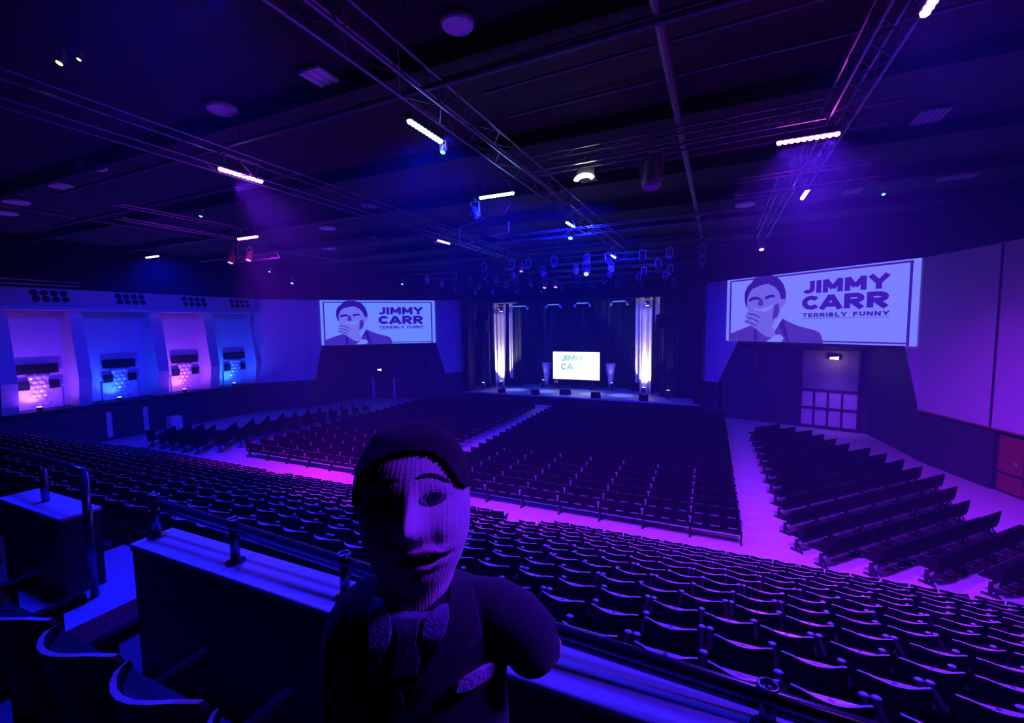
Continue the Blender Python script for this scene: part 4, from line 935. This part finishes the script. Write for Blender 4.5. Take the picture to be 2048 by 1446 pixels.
def feature(px, py):
    """stuffed relief in metres toward the viewer"""
    g = lambda cx, cy, sx, sy, h: h*math.exp(-((px-cx)/sx)**2-((py-cy)/sy)**2)
    d = g(846, 1016, 22, 24, .026)+g(842, 985, 12, 30, .010)            # nose and bridge
    d += g(787, 975, 26, 14, -.006)+g(880, 972, 26, 14, -.006)          # eye sockets
    d += g(905, 1030, 26, 32, .006)+g(775, 1040, 30, 34, .005)          # cheeks
    d += g(868, 1066, 44, 10, .009)+g(866, 1094, 40, 10, .006)-g(866, 1079, 40, 6, .006)  # lips and mouth line
    d += g(850, 1128, 40, 22, .006)                                     # chin
    d -= g(885, 1046, 10, 22, .003)
    return d
SKIN = mat('knitted_skin', (.50, .36, .40), .85, var=.12, scale=400, bump=.25, sheen=.3)
HAIR = mat('black_felt_hair', (.010, .008, .012), .95, var=.3, scale=500, bump=.3, sheen=.05)
SUIT = mat('dark_suit_cloth', (.010, .010, .022), .9, var=.25, scale=600, bump=.3, sheen=.1)
SHIRT = mat('pale_shirt_cloth', (.12, .11, .22), .85, var=.1, scale=200, bump=.3)
TIEM = mat('dark_tie_cloth', (.02, .015, .05), .7, var=.2, scale=120, bump=.3)
HANK = mat('pale_pocket_square', (.35, .25, .42), .85, var=.1, scale=200, bump=.3)
DARKF = mat('dark_felt', (.012, .008, .016), .9, var=.2, scale=150, bump=.3)
LIP = mat('lip_felt', (.42, .18, .28), .8, var=.1, scale=150, bump=.3)
EYEW = mat('eye_felt', (.04, .035, .07), .6, var=.1, scale=150)
HROWS = smooth_rows(HEAD, 120); NA = 180
def shell(rows, na, fn):
    vs = []; fs = []
    for j, (py, xl, xr, dr) in enumerate(rows):
        c = (xl+xr)/2; hw = (xr-xl)/2
        for i in range(na):
            a = 2*PI*i/na; vs.append(fn(c, hw, py, dr, a))
    for j in range(len(rows)-1):
        for i in range(na):
            fs.append((j*na+i, j*na+(i+1) % na, (j+1)*na+(i+1) % na, (j+1)*na+i))
    fs.append(tuple(range(na))); fs.append(tuple(reversed(range((len(rows)-1)*na, len(rows)*na))))
    return vs, fs
def head_pt(c, hw, py, dr, a):
    px = c+hw*math.cos(a); y = -hw*PK*dr*math.sin(a)
    rib = .0017*abs(math.sin(a*34+.25*math.sin(py*.03)))
    k = 1+rib/(hw*PK)
    if math.sin(a) > .05: y -= feature(px, py)*min(1, math.sin(a)*2)
    return (lx(c+hw*k*math.cos(a)), y-rib*math.sin(a), lz(py))
m = MB(); m.add(*shell(HROWS, NA, head_pt)); m.obj('head', SKIN, root, True)
# hair cap with its own hairline
HL = [(715, 995), (724, 990), (733, 962), (748, 930), (768, 908), (795, 892), (825, 886), (860, 888), (880, 893), (897, 905), (912, 928), (924, 950), (935, 962), (945, 964)]
def hairline(px):
    if px <= HL[0][0]: return HL[0][1]
    for a, b in zip(HL, HL[1:]):
        if a[0] <= px <= b[0]: return a[1]+(b[1]-a[1])*(px-a[0])/(b[0]-a[0])
    return HL[-1][1]
HH = [(848, 805, 858, .25), (853, 782, 876, .45), (866, 758, 898, .68)]+[(y, l-9, r+6, d+.03) for y, l, r, d in HEAD if 880 < y < 1060]
rows = smooth_rows(HH, 60); vs, fs = shell(rows, 120, lambda c, hw, py, dr, a: (lx(c+hw*math.cos(a)), -hw*PK*dr*math.sin(a)-.003*(math.sin(a) > 0), lz(py)))
keep = []
for f in fs[:-2]:
    j = f[0]//120; i = f[0] % 120; py, xl, xr, dr = rows[j]; a = 2*PI*(i+.5)/120; px = (xl+xr)/2+(xr-xl)/2*math.cos(a)
    if math.sin(a) < .08 and py < (1035 if px < 890 else 968) or py < hairline(px): keep.append(f)
keep.append(fs[-2])
m = MB(); m.add(vs, keep); o = m.obj('hair', HAIR, root, True); md = o.modifiers.new('thick', 'SOLIDIFY'); md.thickness = .006; md.offset = -.5
def on_face(px, py, out=.0015): return Vector((lx(px), head_front(px, py)-feature(px, py)-out, lz(py)))
def strip(name, rows_, material, out=.002, fn=None, nx=10, thick=.002, parent=None):
    """a felt piece given by (py, xl, xr) rows, laid on a surface"""
    fn = fn or on_face; m = MB(); vs = []
    for py, xl, xr in rows_:
        for i in range(nx+1): vs.append(fn(xl+(xr-xl)*i/nx, py, out))
    k = nx+1; fs = [(j*k+i, j*k+i+1, (j+1)*k+i+1, (j+1)*k+i) for j in range(len(rows_)-1) for i in range(nx)]
    m.add(vs, fs); o = m.obj(name, material, parent or root, True); md = o.modifiers.new('thick', 'SOLIDIFY'); md.thickness = thick; md.offset = 0
    return o
def brow(pts, w_):
    m = MB(); m.path([on_face(x, y, .001) for x, y in pts], w_, 8); m.obj('eyebrow', DARKF, root, True)
brow([(756, 966), (762, 955), (772, 944), (786, 938), (800, 936), (814, 935), (822, 937)], [.001, .0022, .003, .0034, .0034, .0032, .0015])
brow([(850, 935), (862, 931), (876, 931), (888, 935), (898, 942), (908, 948)], [.0015, .003, .0032, .0032, .0028, .0012])
def disc_on(name, cx, cy, rx, ry, material, out, thick=.002):
    strip(name, [(cy+ry*math.sin(t_), cx-rx*math.cos(t_), cx+rx*math.cos(t_)) for t_ in [-1.5+3.0*i/8 for i in range(9)]], material, out, thick=thick)
for cx, cy, rx in ((791, 976, 23), (880, 972, 23)):
    disc_on('eye', cx, cy, rx, 12, EYEW, .0012); disc_on('pupil', cx+2, cy, 10, 10.5, DARKF, .003)
strip('mouth_opening', [(1072, 848, 880), (1076, 828, 902), (1081, 826, 905), (1085, 834, 893), (1088, 848, 880)], DARKF, .0022)
m = MB(); m.path([on_face(x, y, .001) for x, y in [(824, 1072), (834, 1066), (846, 1062), (858, 1060), (870, 1059), (884, 1062), (897, 1066), (908, 1070)]], [.001, .003, .0042, .0044, .0044, .004, .003, .001], 8); m.obj('upper_lip', LIP, root, True)
m = MB(); m.path([on_face(x, y, .0005) for x, y in [(828, 1084), (842, 1091), (858, 1095), (874, 1094), (890, 1088), (902, 1080)]], [.001, .003, .004, .004, .003, .001], 8); m.obj('lower_lip', LIP, root, True)
# suit body with one stub arm, one continuous surface
BODY = [(1150, 778, 895, .6), (1165, 735, 930, .55), (1185, 695, 975, .50), (1210, 668, 1000, .48), (1245, 650, 1012, .48), (1300, 641, 1014, .50), (1360, 640, 1014, .52), (1446, 644, 1018, .52), (1520, 648, 1018, .5), (1560, 655, 1010, .48)]
def body_pt(c, hw, py, dr, a):
    e = .78; ca, sa = math.cos(a), math.sin(a)
    return (lx(c+hw*math.copysign(abs(ca)**e, ca)), -hw*PK*dr*math.copysign(abs(sa)**e, sa)+.012, lz(py))
m = MB(); m.add(*shell(smooth_rows(BODY, 50), 64, body_pt))
armp = [(930, 1205, .0), (985, 1222, -.004), (1030, 1245, -.008), (1058, 1272, -.012), (1066, 1300, -.014), (1068, 1322, -.014), (1072, 1338, -.014)]
m.path([(lx(x), d+.012, lz(y)) for x, y, d in armp], [.030, .040, .042, .041, .038, .030, .018], 20)
o = m.obj('suit_jacket', SUIT, root, True)
md = o.modifiers.new('remesh', 'REMESH'); md.mode = 'VOXEL'; md.voxel_size = .0035
md = o.modifiers.new('smooth', 'SMOOTH'); md.iterations = 6; md.factor = .6
def on_body(px, py, out=.002):
    xl, xr, dr = interp(BODY, py); c = (xl+xr)/2; hw = (xr-xl)/2; u = max(-.99, min(.99, (px-c)/hw))
    ca = abs(u)**(1/.78); s_ = math.sqrt(max(0, 1-ca*ca))**.78
    return Vector((lx(px), -hw*PK*dr*s_+.012-out, lz(py)))
strip('shirt_front', [(1190, 768, 904), (1215, 772, 898), (1245, 784, 884), (1275, 800, 862), (1300, 822, 842)], SHIRT, .004, on_body, thick=.003)
strip('shirt_collar', [(1168, 762, 778), (1190, 760, 800), (1215, 758, 806), (1240, 764, 800), (1256, 772, 784)], SHIRT, .012, on_body, thick=.003)
strip('shirt_collar', [(1176, 890, 905), (1195, 862, 908), (1220, 858, 902), (1243, 866, 886)], SHIRT, .012, on_body, thick=.003)
strip('neck_tie', [(1196, 806, 856), (1222, 812, 852), (1232, 814, 850), (1260, 808, 858), (1285, 804, 854), (1298, 812, 838)], TIEM, .011, on_body, thick=.005)
strip('lapel', [(1160, 728, 766), (1200, 720, 764), (1240, 728, 776), (1280, 756, 800), (1320, 800, 826), (1350, 824, 834)], SUIT, .009, on_body, thick=.004)
strip('lapel', [(1150, 902, 938), (1190, 905, 958), (1230, 892, 968), (1262, 872, 930), (1300, 848, 886), (1350, 834, 846)], SUIT, .009, on_body, thick=.004)
strip('pocket_square', [(1289, 972, 990), (1298, 945, 992), (1306, 926, 991), (1316, 921, 984), (1325, 920, 950), (1329, 921, 934)], HANK, .006, on_body, thick=.004)
# gathered pale hand peeking out of the cuff
m = MB(); m.path([(lx(x), d, lz(y)) for x, y, d in ((1098, 1268, .0), (1110, 1285, .0), (1113, 1302, .0), (1106, 1318, .0))], [.006, .0085, .0085, .006], 10); m.obj('hand', SKIN, root, True)

# ================================================================== HAZE
hm = bpy.data.materials.new('stage_haze'); hm.use_nodes = True
nt = hm.node_tree; nt.nodes.remove(nt.nodes['Principled BSDF'])
vsn = nt.nodes.new('ShaderNodeVolumeScatter'); vsn.inputs['Color'].default_value = (.35, .62, 1, 1); vsn.inputs['Density'].default_value = .0026; vsn.inputs['Anisotropy'].default_value = .2
nt.links.new(vsn.outputs[0], nt.nodes['Material Output'].inputs['Volume'])
hp = [(13.2, 1.2), (13.2, 12), (8.3, 27.2), (-1.75, 36.2), (-1.75, 41.9), (-20.4, 41.9), (-20.4, 35.9), (-30.8, 27.2), (-33.3, 24.2), (-33.3, 1.2)]
m = MB(); m.prism(hp, lambda a, b, t: Vector((a, b, t)), .01, 11.4); o = m.obj('stage_haze', hm); tag(o, 'thin blue lit haze filling the whole hall', 'haze', None, 'stuff')
